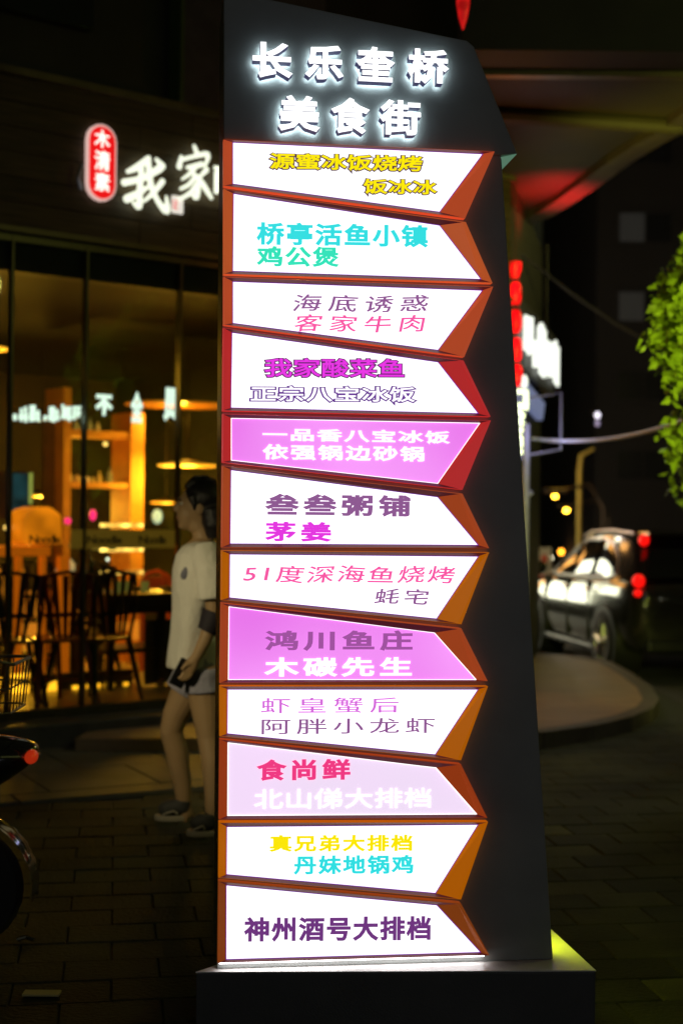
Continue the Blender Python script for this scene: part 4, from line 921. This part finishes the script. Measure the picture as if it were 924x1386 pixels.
# ================================================================ PARKED CAR
hd_ = Vector((-0.14, 0.99, 0)).normalized(); lf = Vector((-hd_.y, hd_.x, 0))
car = thing('parked_car', 'dark glossy crossover car parked on the road behind the curved pavement', 'car', (3.72, 14.05, -0.15), math.atan2(hd_.y, hd_.x))
CP = pbr('car_paint', (0.085, 0.082, 0.06), 0.16, 0.6, coat=1.0, var=0.05, scale=3, spec=0.6)
CG = pbr('car_glass', (0.012, 0.014, 0.012), 0.03, 0.0, spec=0.9, coat=1.0); CK = pbr('car_trim_black', (0.02, 0.02, 0.02), 0.45, var=0.1)
CHR = pbr('car_chrome', (0.85, 0.80, 0.74), 0.38, 1.0); TY = pbr('tyre_rubber', (0.02, 0.02, 0.02), 0.8, var=0.1); RIM = pbr('alloy', (0.6, 0.58, 0.5), 0.25, 1.0)
# x forward from the rear bumper, y left, z up.  section ring (right half mirrored)
def sect(x, W, zb_, zbelt, ztop_, crown=0.0, tuck=0.0):
    h = [(0.0, zb_), (W*0.80, zb_), (W*0.93, zb_+0.06), (W*0.985-tuck, zb_+0.20), (W*1.0-tuck*0.5, zb_+0.36), (W*1.0, (zb_+zbelt)/2+0.12), (W*0.985, zbelt-0.12), (W*0.94, zbelt-0.02), (W*0.88, ztop_-0.012), (W*0.5, ztop_+crown*0.7), (0.0, ztop_+crown)]
    left = [Vector((x, y, z)) for y, z in h]; right = [Vector((x, -y, z)) for y, z in reversed(h[1:-1])]
    return left+right
st = [(0.0, .70, .42, .82, .84, .0), (0.05, .80, .32, .92, .94, .0), (0.18, .865, .26, 1.0, 1.02, 0), (0.6, .89, .22, 1.02, 1.03, 0), (1.3, .895, .20, 1.0, 1.01, 0), (2.2, .895, .20, .985, .99, 0), (2.9, .89, .20, .97, .975, .02),
      (3.3, .88, .22, .93, .96, .03), (3.7, .86, .24, .86, .90, .03), (4.05, .80, .28, .76, .80, .02), (4.25, .68, .34, .66, .68, .0), (4.31, .58, .40, .58, .60, 0)]
MB().loft([sect(*s_) for s_ in st]).build('body', CP, car, smooth=True, sub=2)
# greenhouse
def gh(x, W0, z0, W1, z1): return [Vector((x[0], W0, z0)), Vector((x[1], W1*1.03, z1-0.07)), Vector((x[1], W1*0.93, z1-0.015)), Vector((x[1], W1*0.5, z1)), Vector((x[1], -W1*0.5, z1)), Vector((x[1], -W1*0.93, z1-0.015)), Vector((x[1], -W1*1.03, z1-0.07)), Vector((x[0], -W0, z0))]
G = [gh((0.14, 0.42), .80, 1.0, .60, 1.39), gh((0.35, 0.60), .82, .99, .655, 1.47), gh((1.2, 1.2), .83, .98, .675, 1.50), gh((2.1, 1.95), .83, .975, .665, 1.475), gh((2.9, 2.3), .82, .95, .64, 1.42), gh((3.35, 2.55), .72, .94, .60, 1.33)]
MB().loft(G, closed=False).build('cabin', CP, car, smooth=True)
MB().loft([[v+Vector((0, 0, 0.006)) for v in g[1:7]] for g in G], closed=False).build('roof', CP, car, smooth=True)
def side_pt(x, t, off=0.012):
    """point on the left glass: x along, t 0 belt ..1 top"""
    for a, b in zip(G[:-1], G[1:]):
        xa = a[0].x+(a[1].x-a[0].x)*t; xb = b[0].x+(b[1].x-b[0].x)*t
        if xa <= x <= xb or b is G[-1]:
            k = (x-xa)/(xb-xa) if xb != xa else 0
            P = a[0].lerp(a[1], t).lerp(b[0].lerp(b[1], t), k); return Vector((P.x, P.y+off, P.z))
for sgn in (1, -1):
    loop = [side_pt(x, t) for x, t in ((0.62, 0.12), (0.72, 0.5), (0.95, 0.8), (1.3, 0.93), (1.9, 0.95), (2.25, 0.84), (2.7, 0.45), (3.05, 0.08), (2.6, 0.03), (1.6, 0.02), (0.9, 0.03), (0.62, 0.12))]
    loop = [Vector((p.x, p.y*sgn, p.z)) for p in loop]
    for xa, xb in ((0.72, 1.38), (1.46, 2.10), (2.18, 2.95)):
        mbw = MB(); NX, NT = 6, 5; vv = []
        for a_ in range(NX+1):
            x = xa+(xb-xa)*a_/NX; tmax = min(0.93, 0.25+max(0, (x-0.62))*1.3, 0.10+max(0, 3.08-x)*0.95)
            for b_ in range(NT+1):
                p_ = side_pt(x, 0.05+(tmax-0.05)*b_/NT, 0.006); vv.append((p_.x, p_.y*sgn, p_.z))
        mbw._a(vv, [(a_*(NT+1)+b_, (a_+1)*(NT+1)+b_, (a_+1)*(NT+1)+b_+1, a_*(NT+1)+b_+1) for a_ in range(NX) for b_ in range(NT)])
        mbw.build('side_window', CG, car, smooth=True)
    MB().tube([(0.62, sgn*0.645, 1.462), (1.2, sgn*0.665, 1.492), (1.95, sgn*0.655, 1.468), (2.3, sgn*0.63, 1.41)], 0.014, 6).build('roof_edge_highlight', CHR, car, smooth=True)  # bright tube added for the line of light along the roof edge
    MB().tube(loop, 0.015, 6).build('window_trim', CHR, car, smooth=True)
    for x in (1.42, 2.15):
        a = side_pt(x, 0.02, 0.014); b = side_pt(x-0.05, 0.94, 0.014); MB().tube([(a.x, a.y*sgn, a.z), (b.x, b.y*sgn, b.z)], 0.02, 6).build('pillar', CK, car)
    MB().ell((2.95, sgn*0.99, 1.03), (0.07, 0.12, 0.085)).build('mirror', CP, car, smooth=True)
    MB().box(0.8, 3.0, sgn*0.84 if sgn > 0 else -0.885, 0.885*sgn if sgn > 0 else -0.84, 0.20, 0.27).build('sill', CK, car, bevel=0.02)
    for x in (1.25, 2.05): MB().tube([(x, sgn*0.905, 0.86), (x+0.09, sgn*0.925, 0.865), (x+0.18, sgn*0.905, 0.86)], 0.014, 6).build('door_handle', CHR, car, smooth=True)
    for x in (1.36, 2.12, 2.95): MB().box(x-0.004, x+0.004, min(sgn*0.80, sgn*0.9005), max(sgn*0.80, sgn*0.9005), 0.32, 0.94).build('door_gap', CK, car)
    for x in (0.82, 3.42):
        y = sgn*0.80
        MB().lathe((x, 0, 0.335), [(0.385, sgn*0.60), (0.385, sgn*0.902)], 28, 'Y').build('wheel_arch', CK, car, smooth=True)
        wh = MB().lathe((x, 0, 0.335), [(0.20, sgn*0.70), (0.33, sgn*0.72), (0.34, sgn*0.80), (0.335, sgn*0.89), (0.31, sgn*0.912), (0.235, sgn*0.914), (0.225, sgn*0.90)], 28, 'Y').build('wheel', TY, car, smooth=True)
        MB().lathe((x, 0, 0.335), [(0.228, sgn*0.905), (0.228, sgn*0.918), (0.205, sgn*0.918), (0.20, sgn*0.905)], 28, 'Y').build('rim', RIM, wh, smooth=True)
        m = MB()
        for k in range(5):
            a = 2*PI*k/5+0.3; m.tube([(x, sgn*0.906, 0.335), (x+0.20*math.cos(a), sgn*0.912, 0.335+0.20*math.sin(a))], [0.035, 0.018], 6)
        m.build('spokes', RIM, wh)
TL = emi('tail_light_red', (1.0, 0.006, 0.004), 1.2); TD = emi('tail_light_dim', (0.9, 0.02, 0.01), 0.35)
MB()._a([(0.125, 0.66, 1.03), (0.125, -0.66, 1.03), (0.40, -0.56, 1.385), (0.40, 0.56, 1.385)], [(0, 1, 2, 3)]).build('rear_window', CG, car)
MB()._a([(3.28, 0.62, 0.985), (3.28, -0.62, 0.985), (2.62, -0.55, 1.33), (2.62, 0.55, 1.33)], [(0, 1, 2, 3)]).build('windscreen', CG, car)
for sgn in (1, -1):
    MB().ell((0.10, sgn*0.78, 1.0), (0.07, 0.06, 0.065)).build('tail_light', TL, car, smooth=True)
    MB().ell((0.09, sgn*0.79, 0.88), (0.04, 0.04, 0.035)).build('tail_light', TL, car, smooth=True)
MB().box(0.30, 0.62, -0.60, 0.60, 1.44, 1.485).build('spoiler', CP, car, bevel=0.02)
MB().ell((0.34, 0.64, 1.40), (0.07, 0.05, 0.06)).build('high_brake_light', TL, car, smooth=True)
MB().box(-0.01, 0.02, -0.26, 0.26, 0.62, 0.74).build('number_plate', pbr('plate', (0.04, 0.07, 0.18), 0.4), car)
MB().tube([(0.04, -0.55, 0.80), (0.0, 0, 0.82), (0.04, 0.55, 0.80)], 0.016, 6).build('rear_trim', CHR, car, smooth=True)
MB().box(-0.02, 0.14, -0.72, 0.72, 0.30, 0.42).build('rear_bumper', CK, car, bevel=0.03)

# ================================================================ TREE at the right
def tree(x, y):
    t = thing('tree', 'leafy bright green tree lit by a street lamp at the right edge', 'tree', (x, y, -0.01))
    BK = pbr('bark', (0.10, 0.075, 0.05), 0.9, var=0.3, scale=12, bump=0.8, bscale=30)
    LF = pbr('leaf', (0.22, 0.34, 0.02), 0.5, var=0.45, scale=3.2)
    nn = LF.node_tree; b = nn.nodes['Principled BSDF']; tl = nn.nodes.new('ShaderNodeBsdfTranslucent'); tl.inputs[0].default_value = (0.25, 0.36, 0.015, 1)
    mx = nn.nodes.new('ShaderNodeMixShader'); mx.inputs[0].default_value = 0.35; o = nn.nodes['Material Output']
    nn.links.new(b.outputs[0], mx.inputs[1]); nn.links.new(tl.outputs[0], mx.inputs[2]); nn.links.new(mx.outputs[0], o.inputs[0])
    MB().tube([(0, 0, 0), (0.04, 0.02, 0.8), (-0.03, 0, 1.7), (0.02, 0.03, 2.6)], [0.13, 0.10, 0.085, 0.05], 12).build('trunk', BK, t, smooth=True)
    R = random.Random(21); cl = []
    for k in range(9):
        a = 2*PI*k/9+R.uniform(-.3, .3); z = 1.3+R.uniform(0, 1.2); l = R.uniform(0.6, 1.0); e = Vector((math.cos(a)*l, math.sin(a)*l, z+R.uniform(0.2, 0.7)))
        MB().tube([(0, 0, z-0.2), tuple(e*0.5+Vector((0, 0, z*0.5-0.02))), tuple(e)], [0.045, 0.028, 0.012], 6).build('limb', BK, t, smooth=True)
    cz = 2.42
    for k in range(115):
        while True:
            v = Vector((R.uniform(-1, 1), R.uniform(-1, 1), R.uniform(-1, 1)))
            if 0.35 < v.length < 1.0: break
        cl.append((Vector((v.x*1.02, v.y*1.02, cz-0.02+v.z*1.08)), R.uniform(0.17, 0.33)))
    m = MB()
    for ctr, rr in cl:
        for q_ in range(int(260*rr/0.25)):
            v = Vector((R.gauss(0, 1), R.gauss(0, 1), R.gauss(0, 1))).normalized()*rr*(R.random()**0.4); p = ctr+v
            d = Vector((R.uniform(-1, 1), R.uniform(-1, 1), R.uniform(-1, .2))).normalized(); s2 = d.cross(Vector((R.uniform(-1, 1), R.uniform(-1, 1), R.uniform(-1, 1)))).normalized()
            up_ = d.cross(s2); L = R.uniform(0.04, 0.10); w2 = L*R.uniform(0.24, 0.42)
            m._a([p, p+d*L*0.5+s2*w2+up_*w2*0.3, p+d*L, p+d*L*0.5-s2*w2+up_*w2*0.3], [(0, 1, 2), (0, 2, 3)])
    me = bpy.data.meshes.new('crown'); me.from_pydata(m.v, [], m.f); me.materials.append(LF); o = bpy.data.objects.new('crown', me); COL.objects.link(o); o.parent = t
tree(2.86, 8.2)
tlp = lamp('tree_fill_spot', 'SPOT', (1.9, 4.9, 2.0), 640, (0.92, 1.0, 0.14), 0.12, spot=math.radians(62), blend=0.4)  # unseen spot added to brighten the tree crown
tlp.rotation_euler = (Vector((2.9, 8.2, 2.3))-Vector((1.9, 4.9, 2.0))).to_track_quat('-Z', 'Y').to_euler()

# ================================================================ PERSON
SK = pbr('skin', (0.42, 0.27, 0.14), 0.55, var=0.08, scale=6); SHI = pbr('white_cotton', (0.80, 0.77, 0.70), 0.85, var=0.06, scale=5, bump=1.0, bscale=5.5, bdist=0.05, stretch=(1, 1, 0.6))
DEN = pbr('grey_shorts', (0.36, 0.35, 0.45), 0.85, var=0.15, scale=14, bump=0.8, bscale=9, bdist=0.03); HAIR = pbr('black_hair', (0.012, 0.010, 0.014), 0.4, var=0.3, scale=30, stretch=(6, 6, 0.6), bump=0.4, bscale=30)
BLK = pbr('black_plastic', (0.012, 0.012, 0.015), 0.3)
PY = 6.65
def W(px, py, dy=0.0):
    P = at(px, py, PY+dy); return Vector((P.x+0.665, dy, P.z))
pe = thing('person', 'person in a white long T-shirt, grey shorts and dark sneakers walking left with phone', 'person', (-0.665, PY, 0))
b = MB()
# far leg (forward, knee bent)
b.tube([W(268, 900, .10), W(255, 935, .10), W(237, 970, .10), W(232, 990, .10), W(240, 1020, .11), W(247, 1060, .12), W(250, 1092, .12)], [.088, .082, .062, .056, .054, .044, .036], 16)
b.tube([W(250, 1092, .12), W(252, 1106, .12)], [.036, .035], 12)
b.tube([W(254, 1106, .12), W(236, 1111, .12), W(216, 1114, .12)], [.036, .032, .022], 12)
# near leg (trailing, straight)
b.tube([W(276, 900, -.08), W(278, 940, -.08), W(281, 980, -.10), W(283, 1000, -.11), W(288, 1030, -.13), W(289, 1070, -.16), W(288, 1105, -.19)], [.088, .082, .062, .054, .054, .042, .034], 16)
b.tube([W(288, 1105, -.19), W(290, 1118, -.19), W(272, 1124, -.2), W(258, 1128, -.21)], [.034, .036, .032, .022], 12)
# trunk
b.tube([W(273, 905), W(272, 880), W(270, 850), W(269, 810), W(270, 770), W(274, 745), W(278, 732)], [.12, .12, .105, .105, .108, .092, .055], 20, sq=[1.15, 1.15, 1.1, 1.15, 1.3, 1.4, 1.1])
b.tube([W(277, 738), W(274, 722), W(271, 706)], [.052, .047, .05], 14)
# near arm
b.tube([W(281, 748, -.17), W(287, 790, -.20), W(290, 832, -.20), W(288, 838, -.20), W(277, 868, -.21), W(264, 893, -.21)], [.046, .042, .036, .035, .031, .023], 14)
# far arm
b.tube([W(268, 750, .17), W(276, 800, .19), W(280, 835, .19), W(272, 870, .19), W(262, 892, .19)], [.046, .042, .035, .03, .023], 14)
# hands: palm + fingers
for dy in (-.21, .19):
    b.tube([W(264, 891, dy), W(259, 900, dy), W(255, 908, dy)], [.024, .033, .030], 10, sq=[.8, .6, .6])
    for k, (fx, fy, ln) in enumerate(((250, 912, 1.0), (254, 914, 1.08), (258, 914, 1.0), (262, 912, .85))):
        kx = (k-1.5)*0.004
        b.tube([W(256+(fx-256)*0.4, 905, dy+kx), W(fx-2, fy, dy-.008+kx), W(fx-4-ln*2, fy+6*ln, dy-.014+kx), W(fx-9, fy+6*ln, dy-.010+kx)], [.0105, .0095, .0085, .007], 8)
    b.tube([W(260, 897, dy-.01), W(251, 900, dy-.022), W(246, 907, dy-.02)], [.012, .0105, .008], 8)
# head: cranium, face wedge, nose, lips, chin, ear
hc = W(272, 683)
b.ell(hc, (.098, .078, .108), 24, 16); b.ell(hc+Vector((-.055, 0, -.045)), (.055, .058, .075), 20, 12)
b.ell(hc+Vector((-.078, 0, -.095)), (.028, .030, .024), 12, 8)
b.tube([hc+Vector((-.10, 0, .010)), hc+Vector((-.118, 0, -.022)), hc+Vector((-.112, 0, -.034))], [.011, .015, .012], 10)
b.tube([hc+Vector((-.092, .040, .022)), hc+Vector((-.100, .0, .026)), hc+Vector((-.092, -.040, .022))], [.010, .012, .010], 8)
b.tube([hc+Vector((-.096, .02, -.058)), hc+Vector((-.106, 0, -.056)), hc+Vector((-.096, -.02, -.058))], [.006, .009, .006], 8)
b.tube([hc+Vector((-.094, .018, -.070)), hc+Vector((-.103, 0, -.071)), hc+Vector((-.094, -.018, -.070))], [.006, .009, .006], 8)
b.tube([hc+Vector((-.03, 0, -.05)), W(270, 715)], [.055, .05], 12)
for sg_ in (-1, 1):
    b.ell(hc+Vector((.002, sg_*.080, -.018)), (.022, .010, .034), 12, 8)
b.build('body', SK, pe, remesh=0.0055, smooth_it=3, smooth=True)
for sg_ in (-1, 1):
    e = MB().ell(hc+Vector((-.083, sg_*.033, .004)), (.014, .013, .009), 12, 8).build('eye', pbr('eye_white', (0.7, 0.68, 0.62), 0.3), pe, smooth=True)
    MB().ell(hc+Vector((-.094, sg_*.035, .004)), (.005, .006, .006), 10, 6).build('iris', BLK, e, smooth=True)
    MB().tube([hc+Vector((-.095, sg_*.052, .020)), hc+Vector((-.103, sg_*.035, .028)), hc+Vector((-.104, sg_*.018, .024))], .004, 6).build('eyebrow', HAIR, pe)
MB().tube([hc+Vector((-.099, .016, -.063)), hc+Vector((-.111, 0, -.062)), hc+Vector((-.099, -.016, -.063))], [.003, .005, .003], 6).build('lips', pbr('lip', (0.45, 0.13, 0.10), 0.5), pe)
h = MB(); h.ell(hc+Vector((.022, 0, .030)), (.103, .093, .100), 24, 14)
h.ell(hc+Vector((.060, 0, -.040)), (.070, .090, .110), 20, 12)
h.tube([hc+Vector((.055, -.045, -.02)), hc+Vector((.068, -.05, -.10)), hc+Vector((.070, -.045, -.155))], [.055, .052, .035], 14); h.tube([hc+Vector((.055, .045, -.02)), hc+Vector((.068, .05, -.10)), hc+Vector((.070, .045, -.155))], [.055, .052, .035], 14)
h.tube([hc+Vector((-.070, -.03, .078)), hc+Vector((-.03, -.03, .105)), hc+Vector((.03, 0, .11))], [.016, .03, .03], 10)
h.tube([hc+Vector((-.032, -.074, .04)), hc+Vector((-.022, -.084, 0.0)), hc+Vector((-.020, -.084, -.03))], [.020, .014, .006], 8)
h.build('hair', HAIR, pe, remesh=0.006, smooth_it=3, smooth=True)
s_ = MB()
def ring(c0, rx, ry, n=26, ph=0.0, wob=0.0): return [c0+Vector((rx*math.cos(2*PI*k/n)*(1+wob*math.sin(5*2*PI*k/n+ph)), ry*math.sin(2*PI*k/n)*(1+wob*math.sin(4*2*PI*k/n+ph)), 0)) for k in range(n)]
rr = [(277, 733, .062, .075, 0), (275, 739, .094, .16, 0), (272, 750, .116, .185, .01), (269, 770, .122, .185, .015), (267, 795, .118, .175, .02), (266, 825, .112, .172, .03), (266, 855, .118, .18, .04), (265, 880, .125, .188, .05), (264, 903, .128, .192, .06)]
s_.loft([ring(W(x, y), rx, ry, 30, i*0.5, wb) for i, (x, y, rx, ry, wb) in enumerate(rr)])
s_.tube([W(278, 745, -.13), W(285, 775, -.20), W(288, 812, -.215)], [.075, .070, .066], 16); s_.tube([W(272, 745, .13), W(275, 775, .20), W(278, 800, .205)], [.075, .070, .066], 16)
s_.build('t_shirt', SHI, pe, remesh=0.007, smooth_it=4, smooth=True)
MB().ell(W(254, 774, -.168), (.024, .010, .042), 14, 8, rot=Matrix.Rotation(0.7, 3, 'Y')).build('shirt_print', pbr('print_grey', (0.18, 0.18, 0.24), 0.8), pe, smooth=True)
s_ = MB(); s_.loft([ring(W(270, 878), .108, .17), ring(W(271, 905), .118, .175), ring(W(271, 918), .12, .17)])
s_.tube([W(266, 905, .09), W(254, 930, .10), W(249, 938, .10)], [.098, .098, .097], 18); s_.tube([W(275, 905, -.08), W(277, 925, -.08), W(278, 936, -.08)], [.10, .099, .099], 18)
s_.build('shorts', DEN, pe, remesh=0.007, smooth_it=3, smooth=True)
MB().tube([W(291, 828, -.205), W(286, 843, -.207), W(280, 855, -.21)], [.060, .055, .046], 16).build('dark_cuff', pbr('dark_cuff', (0.02, 0.015, 0.025), 0.7), pe, smooth=True)
SHO = pbr('dark_sneaker', (0.05, 0.05, 0.05), 0.7); SOL = pbr('sneaker_sole', (0.42, 0.38, 0.30), 0.7)
for (xh, xt, y, dy) in ((259, 209, 1117, .12), (296, 252, 1134, -.20)):
    sh_ = MB(); a = W(xh, y, dy); t_ = W(xt, y, dy); L = a.x-t_.x
    zb2 = 0.018
    sh_.tube([Vector((a.x-.02, dy, zb2+.045)), Vector((a.x-L*.35, dy, zb2+.045)), Vector((a.x-L*.7, dy, zb2+.034)), Vector((t_.x+.025, dy, zb2+.026))], [.040, .046, .042, .026], 14, sq=[.9, 1, 1.05, 1.1])
    sh_.tube([Vector((a.x-.045, dy, .05)), Vector((a.x-.04, dy, .10))], [.045, .043], 14)
    so = sh_.build('sneaker', SHO, pe, remesh=0.006, smooth_it=3, smooth=True)
    q_ = []
    for k in range(20):
        an = 2*PI*k/20; q_.append((a.x-L/2+(L/2)*math.cos(an)*(1.0), dy+.046*math.sin(an)*(1.05-0.12*math.cos(an))))
    MB().prism(q_, 0.001, 0.028, 'XY').build('sole', SOL, so, bevel=0.006)
    MB().tube([(a.x-.06, dy-.046, .04), (a.x-L*.45, dy-.050, .055), (a.x-L*.75, dy-.044, .035)], .005, 6).build('side_stripe', SOL, so)
ph = tag(MB().box(-0.036, 0.036, -0.005, 0.005, -0.065, 0.065).build('mobile_phone', BLK, bevel=0.006), 'black mobile phone held in the hand of the walking person', 'phone')
P = W(246, 911, -.195); ph.location = (P.x-0.665, PY-.198, P.z); ph.rotation_euler = (0.1, 0.45, 0.5)
sl = lamp('person_fill_spot', 'SPOT', (-2.15, 4.3, 1.9), 105, (1.0, 0.84, 0.46), 0.1, spot=math.radians(33), blend=0.8)  # unseen spot added to brighten the walking person, no fixture there
sl.rotation_euler = (Vector((-0.66, 6.65, 0.80))-Vector((-2.15, 4.3, 1.9))).to_track_quat('-Z', 'Y').to_euler()

# ================================================================ SCOOTER at the left edge
scx = thing('electric_scooter', 'black electric scooter with a red tail light and wire basket cut by the left edge', 'scooter', (-1.25, 4.75, 0), 0)
BLP = pbr('scooter_paint', (0.02, 0.022, 0.02), 0.15, 0.1, coat=1.0); MET = pbr('bright_metal', (0.7, 0.7, 0.68), 0.2, 1.0)
for x in (0.0, -1.15):
    wh = MB().lathe((x, 0, 0.205), [(0.12, -0.04), (0.19, -0.045), (0.205, 0), (0.19, 0.045), (0.12, 0.04)], 26, 'Y').build('wheel', TY, scx, smooth=True)
    MB().lathe((x, 0, 0.205), [(0.03, -0.05), (0.118, -0.035), (0.118, 0.035), (0.03, 0.05)], 20, 'Y').build('rim', MET, wh, smooth=True)
def lo(sec): return [[Vector((x, w_*math.cos(2*PI*k/14), z+hh*math.sin(2*PI*k/14))) for k in range(14)] for (x, z, w_, hh) in sec]
MB().loft(lo([(-0.55, .42, .10, .08), (-0.35, .52, .13, .15), (-0.1, .58, .14, .15), (0.1, .62, .12, .10), (0.22, .655, .07, .045), (0.25, .66, .03, .02)])).build('rear_body', BLP, scx, smooth=True, sub=1)
MB().loft(lo([(-0.55, .71, .10, .03), (-0.4, .74, .14, .05), (-0.1, .75, .14, .05), (0.12, .76, .10, .035)])).build('seat', pbr('seat_vinyl', (0.03, 0.03, 0.03), 0.5), scx, smooth=True, sub=1)
MB().box(-1.0, -0.4, -0.14, 0.14, 0.22, 0.28).build('footboard', BLP, scx, bevel=0.02)
MB().prism([(-1.05, 0.25), (-0.98, 0.25), (-1.0, 0.95), (-1.07, 0.95)], -0.18, 0.18, 'XZ').build('leg_shield', BLP, scx, bevel=0.03)
MB().tube([(-1.15, 0, 0.2), (-1.0, 0, 1.0), (-0.97, 0, 1.1)], 0.025, 10).build('steering_column', MET, scx, smooth=True)
MB().tube([(-0.9, -0.32, 1.05), (-0.97, -0.1, 1.1), (-0.97, 0.1, 1.1), (-0.9, 0.32, 1.05)], 0.014, 8).build('handlebar', MET, scx, smooth=True)
MB().tube([(0, 0, .205), (-0.3, 0, .35)], 0.03, 8).build('swing_arm', MET, scx)
MB().tube([(-0.02, -0.10, .60), (0.15, -0.11, .655), (0.245, -0.03, .645), (0.245, 0.03, .645)], 0.006, 6).build('body_trim', MET, scx, smooth=True)
fnd = MB(); 
rings = []
for k in range(9):
    a = -0.15+k*0.25; R_ = 0.245; rings.append([Vector((R_*math.cos(a), y, .205+R_*math.sin(a)+ (0.01 if abs(y) < .03 else 0))) for y in (-.055, -.03, 0, .03, .055)])
fnd.loft(rings, caps=False, closed=False).build('mudguard', BLP, scx, smooth=True)
MB().ell((0.235, -0.045, .648), (.022, .05, .024), 12, 8).build('tail_light', pbr('tail_red', (0.7, 0.02, 0.01), 0.15, coat=1, emit=(0.9, 0.05, 0.01), es=0.35), scx, smooth=True)
MB().ell((0.06, -0.115, .63), (.02, .01, .012), 10, 6).build('indicator', pbr('amber', (0.6, 0.3, 0.02), 0.2, emit=(0.8, 0.4, 0.02), es=0.25), scx, smooth=True)
bk = MB()
zb0, zb1 = 0.80, 0.96
for z, r in ((zb1, .006), (0.88, .003), (zb0, .004)):
    s2 = 1 if z > .9 else .93
    bk.tube([(-0.22*s2, -.15*s2, z), (0.16*s2, -.15*s2, z+(.01 if z > .9 else 0)), (0.19*s2, -.12*s2, z), (0.19*s2, .12*s2, z), (0.16*s2, .15*s2, z), (-0.22*s2, .15*s2, z), (-0.22*s2, -.15*s2, z)], r, 6)
for i in range(9):
    x = -0.2+i*0.047
    for y in (-.15, .15): bk.tube([(x*.93, y*.93, zb0), (x, y, zb1)], .0025, 5)
for i in range(6):
    y = -.12+i*.048
    for x in (-.22, .19): bk.tube([(x*.93, y*.93, zb0), (x, y, zb1)], .0025, 5)
bk.build('wire_basket', pbr('dark_wire', (0.12, 0.12, 0.12), 0.4, 0.8), scx)
MB().tube([(-.1, 0, .79), (-.1, 0, .72)], .02, 8).build('basket_post', MET, scx)
MB().box(-0.30, -0.05, -0.26, -0.15, 0.30, 0.33).build('foot_peg', pbr('pale_rubber', (0.5, 0.5, 0.2), 0.7), scx, bevel=0.008)
MB().tube([(-0.15, -.1, .30), (-0.05, -.18, .02)], .010, 6).build('kick_stand', MET, scx)
P = ground(57, 1347); tag(MB().box(-0.055, 0.055, -0.022, 0.022, 0.0035, 0.009).build('paper_scrap', pbr('scrap', (0.5, 0.45, 0.2), 0.8), loc=(P.x, P.y, 0.0)), 'small pale rectangular scrap lying on the dark paving at the lower left', 'litter')
P = ground(35, 1277); tag(MB().tube([(-0.03, 0, 0.012), (0, 0.01, 0.018), (0.03, 0, 0.012)], 0.007, 8).build('glint_piece', MET, loc=(P.x, P.y, 0.0)), 'tiny bright piece added for a glint on the paving beside the scooter', 'litter')  # glint on the paving put in as a shiny piece
